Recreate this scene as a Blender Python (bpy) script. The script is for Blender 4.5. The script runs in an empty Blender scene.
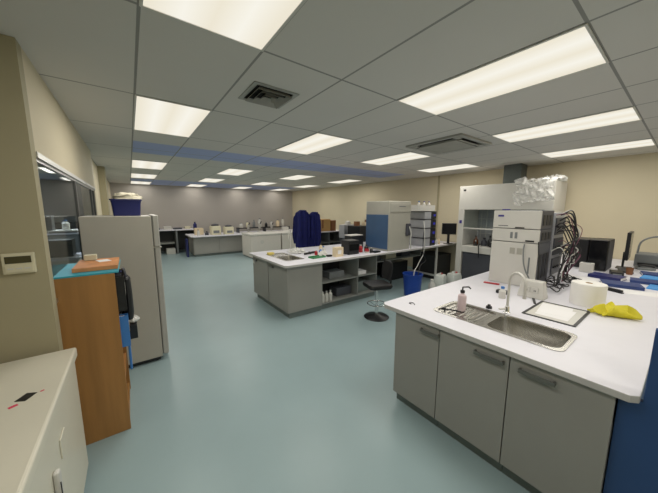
import bpy, bmesh, math, random
from math import pi, sin, cos, radians as RAD
from mathutils import Vector, Matrix
random.seed(7)
SC = bpy.context.scene
COL = SC.collection

# ------------------------------------------------------------------ materials
def mat(name, col, rough=.5, metal=0., var=.06, scale=6., bump=0., bscale=60., coat=0., emit=None, trans=0., spec=.5, stretch=None):
    m = bpy.data.materials.new(name); m.use_nodes = True
    nt = m.node_tree; n = nt.nodes; b = n['Principled BSDF']
    tc = n.new('ShaderNodeTexCoord'); src = tc.outputs['Object']
    if stretch:
        mp = n.new('ShaderNodeMapping'); mp.inputs['Scale'].default_value = stretch
        nt.links.new(src, mp.inputs[0]); src = mp.outputs[0]
    nz = n.new('ShaderNodeTexNoise'); nz.inputs['Scale'].default_value = scale; nz.inputs['Detail'].default_value = 4
    nt.links.new(src, nz.inputs['Vector'])
    rp = n.new('ShaderNodeValToRGB')
    lo = [max(0, c*(1-var)) for c in col]; hi = [min(1, c*(1+var)) for c in col]
    rp.color_ramp.elements[0].position = .3; rp.color_ramp.elements[1].position = .7
    rp.color_ramp.elements[0].color = (*lo, 1); rp.color_ramp.elements[1].color = (*hi, 1)
    nt.links.new(nz.outputs['Fac'], rp.inputs[0]); nt.links.new(rp.outputs[0], b.inputs['Base Color'])
    b.inputs['Roughness'].default_value = rough; b.inputs['Metallic'].default_value = metal
    b.inputs['Specular IOR Level'].default_value = spec
    b.inputs['Coat Weight'].default_value = coat
    b.inputs['Transmission Weight'].default_value = trans
    if bump:
        n2 = n.new('ShaderNodeTexNoise'); n2.inputs['Scale'].default_value = bscale
        nt.links.new(src, n2.inputs['Vector'])
        bp = n.new('ShaderNodeBump'); bp.inputs['Strength'].default_value = bump; bp.inputs['Distance'].default_value = .01
        nt.links.new(n2.outputs['Fac'], bp.inputs['Height']); nt.links.new(bp.outputs[0], b.inputs['Normal'])
    if emit:
        b.inputs['Emission Color'].default_value = (*emit[0], 1); b.inputs['Emission Strength'].default_value = emit[1]
    return m

def srgb(r, g, b):
    f = lambda c: (c/255/12.92) if c/255 <= .04045 else ((c/255+.055)/1.055)**2.4
    return (f(r), f(g), f(b))

M = dict(
    wall=mat('wall_paint', srgb(208, 198, 172), .75, var=.02, scale=2),
    wall_back=mat('wall_paint_grey', srgb(178, 172, 166), .75, var=.02, scale=2),
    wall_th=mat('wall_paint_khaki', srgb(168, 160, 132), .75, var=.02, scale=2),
    wall_adj=mat('wall_paint_next_room', srgb(150, 150, 148), .75, var=.02),
    floor=mat('vinyl_floor', srgb(150, 171, 175), .34, var=.04, scale=1.6, spec=.4),
    laminate=mat('white_laminate', srgb(224, 223, 231), .42, var=.012, scale=12),
    lam_edge=mat('worktop_edge', srgb(192, 190, 188), .4, var=.02),
    cab=mat('grey_cabinet_laminate', srgb(150, 149, 144), .5, var=.02, scale=3),
    cab_lt=mat('pale_cabinet_laminate', srgb(216, 211, 204), .45, var=.02),
    kick=mat('kickboard', srgb(112, 122, 120), .6),
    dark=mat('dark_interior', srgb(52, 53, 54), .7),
    shelf=mat('shelf_laminate', srgb(138, 140, 136), .5),
    blue_panel=mat('blue_laminate', srgb(42, 76, 128), .45, var=.04, scale=3),
    steel=mat('brushed_steel', (.5, .49, .46), .26, 1., var=.06, scale=30, stretch=(1, 12, 1)),
    chrome=mat('chrome', (.75, .75, .75), .12, 1., var=.02),
    alu=mat('aluminium', (.62, .62, .6), .35, 1., var=.03),
    satin=mat('satin_handle', srgb(118, 118, 114), .35, .6),
    white_pl=mat('white_plastic', srgb(206, 204, 198), .4, var=.02),
    cream_pl=mat('cream_plastic', srgb(212, 206, 180), .45, var=.02),
    fridge=mat('fridge_side', srgb(178, 174, 164), .45, var=.02, bump=.05, bscale=200),
    fridge_door=mat('fridge_door', srgb(176, 174, 168), .35, var=.02),
    freezer=mat('freezer_enamel', srgb(214, 210, 194), .35, var=.03, scale=3),
    black=mat('black_plastic', srgb(24, 25, 28), .4, var=.1),
    black_soft=mat('black_vinyl', srgb(22, 22, 24), .5, var=.1),
    rubber=mat('grey_rubber', srgb(96, 96, 94), .6),
    wood=mat('beech_veneer', srgb(158, 114, 62), .5, var=.12, scale=3, stretch=(6, 6, .5)),
    wood_edge=mat('beech_edge', srgb(176, 124, 70), .5, var=.08),
    teal=mat('teal_sheet', srgb(48, 158, 178), .5, var=.05),
    orange=mat('orange_card', srgb(206, 142, 92), .6, var=.15, scale=14),
    card=mat('cardboard', srgb(176, 140, 88), .8, var=.06),
    navy=mat('navy_cloth', srgb(18, 26, 96), .85, var=.15, scale=12, bump=.3),
    navy_pl=mat('navy_plastic', srgb(26, 34, 96), .4),
    coat_w=mat('white_cloth', srgb(210, 210, 212), .85, var=.04, bump=.3),
    bag=mat('plastic_bag', srgb(226, 226, 222), .25, var=.05, scale=9, bump=.5, bscale=14),
    cloth_w=mat('crumpled_cloth', srgb(210, 204, 184), .8, var=.05),
    blue_bin=mat('blue_bin_plastic', srgb(22, 62, 150), .4, var=.05),
    blue_dev=mat('blue_instrument_side', srgb(58, 88, 124), .45, var=.04),
    grey_dev=mat('grey_instrument', srgb(170, 168, 158), .45, var=.03),
    dk_dev=mat('dark_grey_instrument', srgb(72, 74, 82), .45, var=.05),
    sil_dev=mat('silver_instrument', srgb(176, 178, 184), .35, .2, var=.03),
    violet=mat('violet_mark', srgb(60, 50, 140), .5),
    purple_led=mat('blue_display', srgb(40, 44, 160), .4, emit=(srgb(50, 50, 190), .25)),
    screen=mat('dark_screen', srgb(14, 15, 18), .15),
    black_hole=mat('matt_black', srgb(12, 12, 12), .9),
    yellow=mat('yellow_glove', srgb(212, 200, 34), .6, var=.12, scale=14),
    sponge=mat('yellow_sponge', srgb(226, 206, 110), .9),
    green=mat('green_tray', srgb(60, 130, 84), .5),
    blue_it=mat('blue_plastic', srgb(60, 120, 190), .45),
    blue_fold=mat('blue_folder', srgb(40, 62, 118), .5, var=.05),
    blue_lt=mat('bright_blue_card', srgb(70, 150, 220), .5, var=.05),
    red=mat('red_plastic', srgb(176, 40, 48), .5),
    pink=mat('pink_print', srgb(212, 70, 96), .6),
    paper=mat('paper', srgb(236, 235, 236), .8, var=.015, bump=.05),
    tissue=mat('tissue_roll', srgb(238, 236, 232), .9, var=.02, bump=.15, bscale=90),
    amber=mat('amber_glass', srgb(92, 48, 20), .25),
    brown=mat('brown_plastic', srgb(128, 84, 52), .6),
    cream_it=mat('cream_card', srgb(224, 206, 174), .7),
    jerry=mat('translucent_jerrycan', srgb(196, 200, 196), .4, var=.04),
    duct=mat('galvanised_duct', srgb(88, 94, 92), .5, .4, var=.08),
    cable_b=mat('black_cable', srgb(26, 26, 30), .45),
    cable_w=mat('white_tubing', srgb(205, 205, 200), .35),
    cable_r=mat('maroon_cable', srgb(112, 60, 84), .45),
    soap=mat('pink_soap_bottle', srgb(216, 196, 200), .35),
    lcd=mat('lcd_window', srgb(74, 70, 48), .25),
    vent=mat('grille_enamel', srgb(160, 160, 154), .5),
    gas=mat('grey_box_plastic', srgb(120, 124, 126), .5),
)

def ceiling_material():
    m = bpy.data.materials.new('ceiling_tiles'); m.use_nodes = True
    nt = m.node_tree; n = nt.nodes; L = nt.links.new; b = n['Principled BSDF']; b.inputs['Roughness'].default_value = .85
    b.inputs['Specular IOR Level'].default_value = .2
    tc = n.new('ShaderNodeTexCoord'); sp = n.new('ShaderNodeSeparateXYZ'); L(tc.outputs['Object'], sp.inputs[0])
    def mth(op, a, v=None, v2=None):
        q = n.new('ShaderNodeMath'); q.operation = op
        for i, s in enumerate((a, v, v2)):
            if s is None: continue
            if isinstance(s, (int, float)): q.inputs[i].default_value = s
            else: L(s, q.inputs[i])
        return q.outputs[0]
    def line(out, off, per, w):
        f = mth('MODULO', mth('ADD', out, per*20-off+w/2), per)
        return mth('LESS_THAN', f, w)
    g = mth('MAXIMUM', line(sp.outputs[0], .11, .6, .016), line(sp.outputs[1], .42, 1.2, .017))
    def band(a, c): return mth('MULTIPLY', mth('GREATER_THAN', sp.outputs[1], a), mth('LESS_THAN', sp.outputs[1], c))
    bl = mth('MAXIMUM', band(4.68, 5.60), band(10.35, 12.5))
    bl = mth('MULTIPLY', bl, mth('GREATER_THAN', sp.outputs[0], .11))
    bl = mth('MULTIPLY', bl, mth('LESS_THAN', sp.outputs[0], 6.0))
    nz = n.new('ShaderNodeTexNoise'); nz.inputs['Scale'].default_value = 1.5; L(tc.outputs['Object'], nz.inputs[0])
    rp = n.new('ShaderNodeValToRGB'); rp.color_ramp.elements[0].color = (*srgb(208, 205, 200), 1); rp.color_ramp.elements[1].color = (*srgb(214, 211, 206), 1)
    L(nz.outputs['Fac'], rp.inputs[0])
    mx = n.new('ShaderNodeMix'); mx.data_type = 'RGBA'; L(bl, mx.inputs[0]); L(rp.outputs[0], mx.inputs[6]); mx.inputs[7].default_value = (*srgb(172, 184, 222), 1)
    m2 = n.new('ShaderNodeMix'); m2.data_type = 'RGBA'; L(g, m2.inputs[0]); L(mx.outputs[2], m2.inputs[6]); m2.inputs[7].default_value = (*srgb(150, 149, 146), 1)
    L(m2.outputs[2], b.inputs['Base Color'])
    return m
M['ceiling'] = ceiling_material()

def diffuser_material():
    m = bpy.data.materials.new('lit_diffuser'); m.use_nodes = True
    nt = m.node_tree; n = nt.nodes; L = nt.links.new
    for q in list(n): n.remove(q)
    out = n.new('ShaderNodeOutputMaterial'); em = n.new('ShaderNodeEmission'); tc = n.new('ShaderNodeTexCoord')
    sp = n.new('ShaderNodeSeparateXYZ'); L(tc.outputs['Object'], sp.inputs[0])
    a = n.new('ShaderNodeMath'); a.operation = 'ABSOLUTE'; L(sp.outputs[0], a.inputs[0])
    s = n.new('ShaderNodeMath'); s.operation = 'SUBTRACT'; L(a.outputs[0], s.inputs[0]); s.inputs[1].default_value = .13
    c = n.new('ShaderNodeMath'); c.operation = 'ABSOLUTE'; L(s.outputs[0], c.inputs[0])
    rp = n.new('ShaderNodeValToRGB'); e = rp.color_ramp.elements
    e[0].position = .0; e[0].color = (1.0, .97, .87, 1); e[1].position = .13; e[1].color = (.91, .85, .70, 1)
    L(c.outputs[0], rp.inputs[0]); L(rp.outputs[0], em.inputs[0]); em.inputs[1].default_value = 1.0
    L(em.outputs[0], out.inputs[0]); return m
M['diffuser'] = diffuser_material()

def glass_material(name, tint=(.92, .95, .95), refl=.08):
    m = bpy.data.materials.new(name); m.use_nodes = True
    nt = m.node_tree; n = nt.nodes; L = nt.links.new
    for q in list(n): n.remove(q)
    out = n.new('ShaderNodeOutputMaterial'); t = n.new('ShaderNodeBsdfTransparent'); t.inputs[0].default_value = (*tint, 1)
    g = n.new('ShaderNodeBsdfGlossy'); g.inputs['Roughness'].default_value = .03
    lw = n.new('ShaderNodeLayerWeight'); lw.inputs[0].default_value = .25
    mu = n.new('ShaderNodeMath'); mu.operation = 'MULTIPLY_ADD'; L(lw.outputs['Fresnel'], mu.inputs[0]); mu.inputs[1].default_value = .3; mu.inputs[2].default_value = refl*.3
    mx = n.new('ShaderNodeMixShader'); L(mu.outputs[0], mx.inputs[0]); L(t.outputs[0], mx.inputs[1]); L(g.outputs[0], mx.inputs[2]); L(mx.outputs[0], out.inputs[0])
    return m
M['glass'] = glass_material('window_glass')
def sheet_material():
    m = bpy.data.materials.new('clear_plastic_sheet'); m.use_nodes = True
    nt = m.node_tree; n = nt.nodes; L = nt.links.new; b = n['Principled BSDF']; out = n['Material Output']
    b.inputs['Base Color'].default_value = (.85, .85, .83, 1); b.inputs['Roughness'].default_value = .18
    t = n.new('ShaderNodeBsdfTransparent'); mx = n.new('ShaderNodeMixShader')
    nz = n.new('ShaderNodeTexNoise'); nz.inputs['Scale'].default_value = 7
    r = n.new('ShaderNodeMapRange'); L(nz.outputs['Fac'], r.inputs[0]); r.inputs[1].default_value = .3; r.inputs[2].default_value = .7; r.inputs[3].default_value = .3; r.inputs[4].default_value = .7
    L(r.outputs[0], mx.inputs[0]); L(t.outputs[0], mx.inputs[1]); L(b.outputs[0], mx.inputs[2]); L(mx.outputs[0], out.inputs[0])
    return m
M['clear_sheet'] = sheet_material()

# ------------------------------------------------------------------ mesh helpers
class MB:
    def __init__(s): s.bm = bmesh.new()
    def box(s, x0, x1, y0, y1, z0, z1, rz=0., c=None):
        v = [s.bm.verts.new((x, y, z)) for z in (z0, z1) for x, y in ((x0, y0), (x1, y0), (x1, y1), (x0, y1))]
        for f in ((0, 3, 2, 1), (4, 5, 6, 7), (0, 1, 5, 4), (1, 2, 6, 5), (2, 3, 7, 6), (3, 0, 4, 7)): s.bm.faces.new([v[i] for i in f])
        if rz:
            c = Vector(c or ((x0+x1)/2, (y0+y1)/2, 0)); bmesh.ops.rotate(s.bm, verts=v, cent=c, matrix=Matrix.Rotation(rz, 3, 'Z'))
        return s
    def rings(s, rings, cap=True, close=True):
        R = [[s.bm.verts.new(p) for p in r] for r in rings]
        n = len(R[0])
        for a, b in zip(R, R[1:]):
            for i in range(n if close else n-1):
                j = (i+1) % n
                s.bm.faces.new((a[i], a[j], b[j], b[i]))
        if cap and close:
            s.bm.faces.new(list(reversed(R[0]))); s.bm.faces.new(R[-1])
        return s
    def lathe(s, prof, cx=0, cy=0, z=0, n=24, cap=True):
        return s.rings([[(cx+r*cos(2*pi*i/n), cy+r*sin(2*pi*i/n), z+h) for i in range(n)] for r, h in prof], cap)
    def cyl(s, cx, cy, z0, z1, r, n=20, r2=None): return s.lathe([(r, z0), (r if r2 is None else r2, z1)], cx, cy, 0, n)
    def tube(s, pts, r, n=8, rad=None):
        P = [Vector(p) for p in pts]; R = []; up = None
        for i, p in enumerate(P):
            t = (P[min(i+1, len(P)-1)]-P[max(i-1, 0)]).normalized()
            if up is None: up = Vector((0, 0, 1)) if abs(t.z) < .9 else Vector((1, 0, 0))
            u = (up - t*up.dot(t)).normalized(); up = u; w = t.cross(u)
            rr = rad[i] if rad else r
            R.append([p+u*rr*cos(2*pi*k/n)+w*rr*sin(2*pi*k/n) for k in range(n)])
        return s.rings(R)
    def prism(s, pts, z0, z1, holes=()):
        """extruded outline with holes"""
        edges = []
        for loop in (pts, *holes):
            vs = [s.bm.verts.new((x, y, z1)) for x, y in loop]
            edges += [s.bm.edges.new((vs[i], vs[(i+1) % len(vs)])) for i in range(len(vs))]
        r = bmesh.ops.triangle_fill(s.bm, use_beauty=True, use_dissolve=False, edges=edges)
        fs = [g for g in r['geom'] if isinstance(g, bmesh.types.BMFace)]
        ex = bmesh.ops.extrude_face_region(s.bm, geom=fs)
        vs = [g for g in ex['geom'] if isinstance(g, bmesh.types.BMVert)]
        bmesh.ops.translate(s.bm, verts=vs, vec=(0, 0, z0-z1))
        return s
    def build(s, name, m, parent=None, loc=None, smooth=False, bevel=0., label=None, kind=None, seg=2):
        bmesh.ops.recalc_face_normals(s.bm, faces=s.bm.faces)
        me = bpy.data.meshes.new(name); s.bm.to_mesh(me); s.bm.free()
        me.materials.append(M[m] if isinstance(m, str) else m)
        if smooth:
            for p in me.polygons: p.use_smooth = True
            me.set_sharp_from_angle(angle=RAD(38))
        o = bpy.data.objects.new(name, me); COL.objects.link(o)
        if loc is not None: o.location = loc
        if parent is not None: o.parent = parent
        if bevel:
            b = o.modifiers.new('b', 'BEVEL'); b.width = bevel; b.segments = seg; b.limit_method = 'ANGLE'; b.angle_limit = RAD(40)
        if label: o['label'] = label
        if kind: o['kind'] = kind
        return o

def rrect(x0, x1, y0, y1, r, n=6):
    out = []
    for cx, cy, a in ((x1-r, y1-r, 0), (x0+r, y1-r, pi/2), (x0+r, y0+r, pi), (x1-r, y0+r, 1.5*pi)):
        for i in range(n+1):
            t = a+pi/2*i/n; out.append((cx+r*cos(t), cy+r*sin(t)))
    return out

def bez(pts, n=8):
    """Catmull-Rom through points"""
    P = [Vector(p) for p in pts]; P = [P[0]*2-P[1]]+P+[P[-1]*2-P[-2]]; out = []
    for i in range(1, len(P)-2):
        for k in range(n):
            t = k/n; a, b, c, d = P[i-1:i+3]
            out.append(.5*((2*b)+(c-a)*t+(2*a-5*b+4*c-d)*t*t+(3*b-a-3*c+d)*t**3))
    out.append(P[-2]); return out

def thing(name, label, cat, loc=(0, 0, 0), rz=0., group=None):
    o = bpy.data.objects.new(name, None); COL.objects.link(o); o.location = loc; o.rotation_euler = (0, 0, rz)
    o.empty_display_size = .1
    o['label'] = label; o['category'] = cat
    if group: o['group'] = group
    return o
def tag(o, label, cat, group=None):
    o['label'] = label; o['category'] = cat
    if group: o['group'] = group
    return o
def struct(name, mb, m, parent=None, **k): return mb.build(name, m, parent, kind='structure', **k)
def dup(root, loc, rz=None, label=None, group=None):
    r = root.copy(); COL.objects.link(r); r.location = loc
    if rz is not None: r.rotation_euler = (0, 0, rz)
    if label: r['label'] = label
    if group: r['group'] = group
    for ch in list(root.children):
        c = ch.copy(); COL.objects.link(c); c.parent = r
        for g in list(ch.children):
            d = g.copy(); COL.objects.link(d); d.parent = c
    return r

# ------------------------------------------------------------------ room
H = 2.68; XR = 6.9; YB = 12.55
struct('floor', MB().box(-4, XR, -2.3, YB, -.08, 0), 'floor')
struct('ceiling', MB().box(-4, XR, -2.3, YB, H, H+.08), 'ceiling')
struct('wall_right', MB().box(XR, XR+.1, -2.3, YB, 0, H), 'wall')
struct('wall_back', MB().box(-4, XR, YB, YB+.1, 0, H), 'wall_back')
struct('wall_front', MB().box(-1.8, XR, -2.4, -2.3, 0, H), 'wall')
struct('wall_near_left', MB().box(-1.9, -1.8, -2.3, 2.32, 0, H), 'wall_th')
struct('wall_thermostat', MB().box(-1.9, -.43, 2.32, 2.42, 0, H), 'wall_th')
struct('wall_left', MB().box(-.55, -.475, 2.42, 5.95, 0, 1.12).box(-.55, -.43, 2.42, 5.95, 2.085, H).box(-.55, -.43, 5.87, 5.95, 1.12, 2.085), 'wall')
struct('wall_left_far', MB().box(-.6, -.49, 5.95, YB, 0, H), 'wall')
struct('pillar', MB().box(-.49, -.37, 7.85, 8.3, 0, H), 'wall_th')
struct('baseboard_back', MB().box(-.49, XR, YB-.012, YB, 0, .1), 'kick')
struct('baseboard_left', MB().box(-.49, -.478, 5.96, 7.84, 0, .1), 'kick')
struct('trim_1', MB().box(-.49, -.43, 5.951, 5.975, 0, H), 'alu')
struct('trim_2', MB().box(XR-.02, XR, 4.22, 4.27, .9, H), 'wall_th')      # conduit on the right wall
# next room, seen through the window
struct('wall_next_room_back', MB().box(-3.6, -.61, 12.3, 12.4, 0, H), 'wall_adj')
struct('wall_next_room_left', MB().box(-3.7, -3.6, 2.42, 12.4, 0, H), 'wall_adj')

w = struct('window_1', MB().box(-.46, -.435, 2.43, 5.86, 2.04, 2.083).box(-.46, -.435, 2.43, 5.86, 1.125, 1.15).box(-.46, -.435, 2.425, 2.45, 1.15, 2.04), 'alu')
for y in (3.96, 5.45, 5.83):
    struct('mullion', MB().box(-.458, -.436, y-.025, y+.025, 1.15, 2.04), 'rubber', w)
struct('window_pane', MB().box(-.45, -.446, 2.45, 5.83, 1.15, 2.04), 'glass', w)
struct('window_head_trim', MB().box(-.43, -.422, 2.42, 5.95, 2.06, 2.095), 'alu', w)
struct('window_sill', MB().box(-.474, -.465, 2.43, 5.86, 1.10, 1.125), 'alu', w)

# ------------------------------------------------------------------ ceiling lights
EN = 14.
def ceiling_light(x, y, label, energy=EN, col=(1, .955, .87)):
    t = thing('ceiling_light', label, 'ceiling light', (x+.3, y+.6, H), 0, 'recessed ceiling light panels')
    MB().prism(rrect(-.3, .3, -.6, .6, .004, 1), -.008, -.001, [rrect(-.286, .286, -.588, .588, .002, 1)]).build('frame', 'white_pl', t)
    MB().box(-.285, .285, -.587, .587, -.005, -.001).build('diffuser', 'diffuser', t)
    l = bpy.data.lights.new('tube_light', 'AREA'); l.shape = 'RECTANGLE'; l.size = .54; l.size_y = 1.14; l.energy = energy; l.color = col
    lo = bpy.data.objects.new('tube_light', l); COL.objects.link(lo); lo.location = (0, 0, -.012); lo.parent = t
    return t
ROWN = {-1.98: 'row behind the camera', .42: 'nearest row', 2.82: 'second row', 6.42: 'third row', 8.82: 'fourth row', 11.22: 'row by the back wall'}
COLN = ['over the aisle by the window wall', 'second from the window wall', 'third from the window wall', 'nearest the fume hood wall']
for y in (-1.98, .42, 2.82, 6.42, 8.82, 11.22):
    for i, x in enumerate((.11, 1.91, 3.71, 5.51)):
        ceiling_light(x, y, 'recessed ceiling light panel, %s, %s' % (ROWN[y], COLN[i]), EN*(.45 if y > 11 else .8 if y > 8 else 1))
ceiling_light(-1.55, 7.2, 'recessed ceiling light panel in the room behind the window', 60, (.8, .9, 1))

# ceiling vent and air conditioner
def flap4(n_parent, half, wid, drop, name, m):
    for k in range(4):
        b = MB(); a = k*pi/2
        def P(x, y, z): return (x*cos(a)-y*sin(a), x*sin(a)+y*cos(a), z)
        i0, i1 = half-wid, half
        v = [b.bm.verts.new(P(*p)) for p in ((-i0, -i0, -.001), (i0, -i0, -.001), (i1, -i1, -drop), (-i1, -i1, -drop), (-i0, -i0, -.004), (i0, -i0, -.004), (i1, -i1, -drop-.003), (-i1, -i1, -drop-.003))]
        for f in ((0, 1, 2, 3), (7, 6, 5, 4), (0, 4, 5, 1), (1, 5, 6, 2), (2, 6, 7, 3), (3, 7, 4, 0)): b.bm.faces.new([v[q] for q in f])
        b.build(name, m, n_parent)
t = thing('ceiling_vent', 'small square louvred air vent in the ceiling near the front light', 'ceiling vent', (1.0, 2.2, H))
MB().prism(rrect(-.19, .19, -.19, .19, .004, 1), -.006, -.001, [rrect(-.155, .155, -.155, .155, .003, 1)]).build('frame', 'vent', t)
MB().box(-.153, .153, -.153, .153, -.0015, -.0005).build('backing', 'black_hole', t)
for q in range(3): flap4(t, .145-q*.045, .02, .026, 'louvre', 'vent')
t = thing('air_conditioner', 'square four-way air conditioning cassette in the ceiling', 'air conditioner', (3.74, 2.2, H))
MB().prism(rrect(-.42, .42, -.42, .42, .02, 3), -.025, -.001, [rrect(-.36, .36, -.36, .36, .01, 2)]).build('frame', 'vent', t)
MB().box(-.358, .358, -.358, .358, -.006, -.001).build('slot_backing', 'black_hole', t)
MB().prism(rrect(-.26, .26, -.26, .26, .01, 2), -.036, -.007).build('intake_grille', 'vent', t, bevel=.004)
for k in range(4):
    b = MB(); b.box(-.25, .25, -.325, -.275, -.03, -.024)
    bmesh.ops.rotate(b.bm, verts=b.bm.verts, cent=(0, -.275, -.024), matrix=Matrix.Rotation(RAD(-12), 3, 'X') if False else Matrix.Rotation(RAD(14), 3, 'X'))
    bmesh.ops.rotate(b.bm, verts=b.bm.verts, cent=(0, 0, 0), matrix=Matrix.Rotation(k*pi/2, 3, 'Z'))
    b.build('flap', 'vent', t)
    c = MB(); c.box(.27, .355, -.355, -.27, -.028, -.007)
    bmesh.ops.rotate(c.bm, verts=c.bm.verts, cent=(0, 0, 0), matrix=Matrix.Rotation(k*pi/2, 3, 'Z')); c.build('corner_cover', 'vent', t)

# ------------------------------------------------------------------ thermostat
t = thing('thermostat', 'cream wall thermostat controller with a dark display', 'thermostat', (-.54, 2.32, 1.435))
MB().box(-.066, .066, -.022, -.001, -.06, .06).build('housing', 'cream_pl', t, bevel=.004)
MB().box(-.052, .052, -.025, -.0221, .002, .042).build('display', 'lcd', t)
MB().box(-.056, .056, -.027, -.0221, -.05, -.008).build('flap_cover', 'cream_pl', t, bevel=.002)
for i in range(3): MB().box(-.045+i*.033, -.02+i*.033, -.029, -.0272, -.033, -.025).build('button', 'white_pl', t)

# ------------------------------------------------------------------ chest freezer
t = thing('chest_freezer', 'white enamel chest freezer with a scuffed lid', 'freezer', (-.75, 1.27, 0))
MB().box(-.385, .395, -.98, .98, .04, .80).build('body', 'freezer', t, bevel=.01)
MB().box(-.37, .375, -.95, .95, 0, .039).build('base', 'rubber', t)
MB().box(-.395, .41, -.985, .99, .812, .875).build('lid', 'freezer', t, bevel=.012, seg=3)
MB().box(-.38, .39, -.97, .97, .8005, .8115).build('gasket', 'rubber', t)
h = MB().box(.3955, .418, .235, .27, .50, .62).build('lid_latch', 'white_pl', t, bevel=.008)
MB().box(.4185, .422, .225, .229, .44, .58).build('latch_slot', 'black', h)
MB().box(.3955, .402, .40, .5, .56, .66).build('badge', 'freezer', t, bevel=.002)
MB().box(.27, .315, .465, .525, .8752, .8762, rz=-.5).build('sticker', 'black', t, label='small black sticker')
for x, y, s in ((.25, .43, .018), (.335, .51, .009)):
    MB().box(x, x+s*1.6, y, y+s, .8752, .876, rz=.5).build('sticker', 'pink', t, label='pink sticker')

# ------------------------------------------------------------------ bookcase beside the freezer
t = thing('bookcase', 'beech veneer bookcase beside the white chest freezer', 'bookcase', (-.29, 2.81, 0))
W0, W1 = -.165, .165
MB().box(W0, W1, -.31, -.288, 0, 1.28).build('side_panel', 'wood', t, bevel=.002)
MB().box(W0, W1, .288, .31, 0, 1.28).build('side_panel', 'wood', t, bevel=.002)
MB().box(W0, W1-.004, -.287, .287, 1.258, 1.279).build('top', 'wood_edge', t)
MB().box(W0, W0+.006, -.287, .287, .06, 1.257).build('back_panel', 'wood', t)
MB().box(W0+.007, W1-.006, -.287, .287, .0, .07).build('plinth', 'wood', t)
for z in (.36, .66, .95): MB().box(W0+.007, W1-.006, -.287, .287, z, z+.02).build('shelf', 'wood_edge', t)
# what stands in it (open front faces the aisle)
cols = ['black', 'dk_dev', 'black', 'black', 'blue_it', 'navy_pl', 'black', 'cream_it', 'black']
lab = {'black': 'black', 'dk_dev': 'dark grey', 'blue_it': 'bright blue', 'navy_pl': 'navy', 'cream_it': 'cream'}
def binder(x1, y, z, hh, dp, m, label, group='ring binders in the beech bookcase'):
    t = thing('ring_binder', label, 'binder', (x1, y, z), 0, group)
    MB().box(-dp, 0, 0, .004, 0, hh).box(-dp, 0, .056, .06, 0, hh).box(-.004, 0, .004, .056, 0, hh).build('cover', m, t)
    MB().box(-dp+.01, -.02, .006, .054, .004, hh-.01).build('pages', 'paper', t)
    MB().box(.0002, .001, .015, .045, hh*.45, hh*.8).build('spine_label', 'white_pl', t)
for row, z, hh in (('third', .681, .25), ('top', .971, .27)):
    for i in range(5):
        m = (['black', 'dk_dev', 'black', 'navy_pl', 'black'] if row == 'top' else ['blue_it', 'black', 'cream_it', 'black', 'navy_pl'])[i]
        binder(-.092+(.02 if i % 2 == 0 else .0), 2.53+i*.068, z, hh, .22, m, '%s ring binder, %s from the camera on the %s shelf of the beech bookcase' % (lab[m], ['first', 'second', 'third', 'fourth', 'fifth'][i], row))
# black bag and cords hanging from its front edge
b = MB()
for k, (x, y, z, r) in enumerate(((.0, 0, .0, .02), (.0, 0, -.1, .028), (.002, 0, -.25, .03), (.004, 0, -.36, .022))): pass
b.rings([[(.03*cos(a)*s, .075*sin(a)*s2, z) for a in [2*pi*i/16 for i in range(16)]] for s, s2, z in ((.4, .5, 0), (.9, .9, -.02), (1, 1, -.15), (1, 1.1, -.3), (.8, 1, -.35), (.3, .6, -.36))])
t = thing('hanging_bag', 'black bag hanging at the front edge of the beech bookcase', 'bag', (-.062, 2.66, 1.22))
b.build('pouch', 'black_soft', t, smooth=True)
MB().tube(bez([(-.0, -.04, -.01), (-.01, -.03, .05), (-.02, 0, .062), (-.01, .03, .05), (0, .04, -.01)]), .006).build('strap', 'dk_dev', t, smooth=True)
b = MB().box(-.008, .008, -.05, .05, -.34, 0).build('cloth_strip', 'blue_it', None, (-.085, 2.62, .80), bevel=.004)
tag(b, 'narrow bright blue cloth hanging down the bookcase front', 'cloth')
def crumple(sx, sy, sz, seed, n=14, fall=1.):
    random.seed(seed); b = MB(); ph = [random.uniform(0, 6) for _ in range(6)]
    R = []
    for j in range(n):
        u = j/(n-1); row = []
        for i in range(n*2):
            a = 2*pi*i/(n*2)
            rr = sin(pi*min(max(u, .0), 1))**.6 if 0 < u < 1 else .02
            w = 1+.16*sin(3*a+ph[0]+u*3)+.1*sin(5*a+ph[1])+.07*sin(9*a+ph[2]+4*u)
            zz = (u-.0)*sz*(1+.15*sin(4*a+ph[3])+.1*sin(7*a+ph[4]))
            row.append((sx/2*rr*w*cos(a), sy/2*rr*w*sin(a), zz*fall))
        R.append(row)
    return b.rings(R)
t = thing('glove_box', 'black box with a white tissue poking out at the bookcase front', 'box', (-.072, 2.70, .722))
MB().box(-.03, .05, -.05, .05, -.04, .08).build('carton', 'black', t, bevel=.003)
crumple(.07, .07, .06, 3).build('tissue', 'tissue', t, (.03, 0, .082), smooth=True)
from mathutils import noise as NZ
def heap(sx, sy, sz, seed, amp=.25, frq=3., n=40, m=22, boxy=.75):
    b = MB(); R = []
    for j in range(m):
        a = pi/2*j/(m-1); rr = max(cos(a), .02)**boxy; z0 = sin(a)
        row = []
        for i in range(n):
            t = 2*pi*i/n; c, q = cos(t), sin(t)
            p = Vector((c*rr, q*rr, z0))
            f = 1+amp*NZ.fractal(p*frq+Vector((seed*3.7, seed, 0)), 1., 2., 4)
            g = 1+amp*1.6*NZ.fractal(p*frq*1.3+Vector((seed, 5, seed)), 1., 2., 4)
            row.append((sx/2*rr*c*f, sy/2*rr*q*f, max(0, sz*z0*g) if j else 0.))
        R.append(row)
    return b.rings(R)
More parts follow.
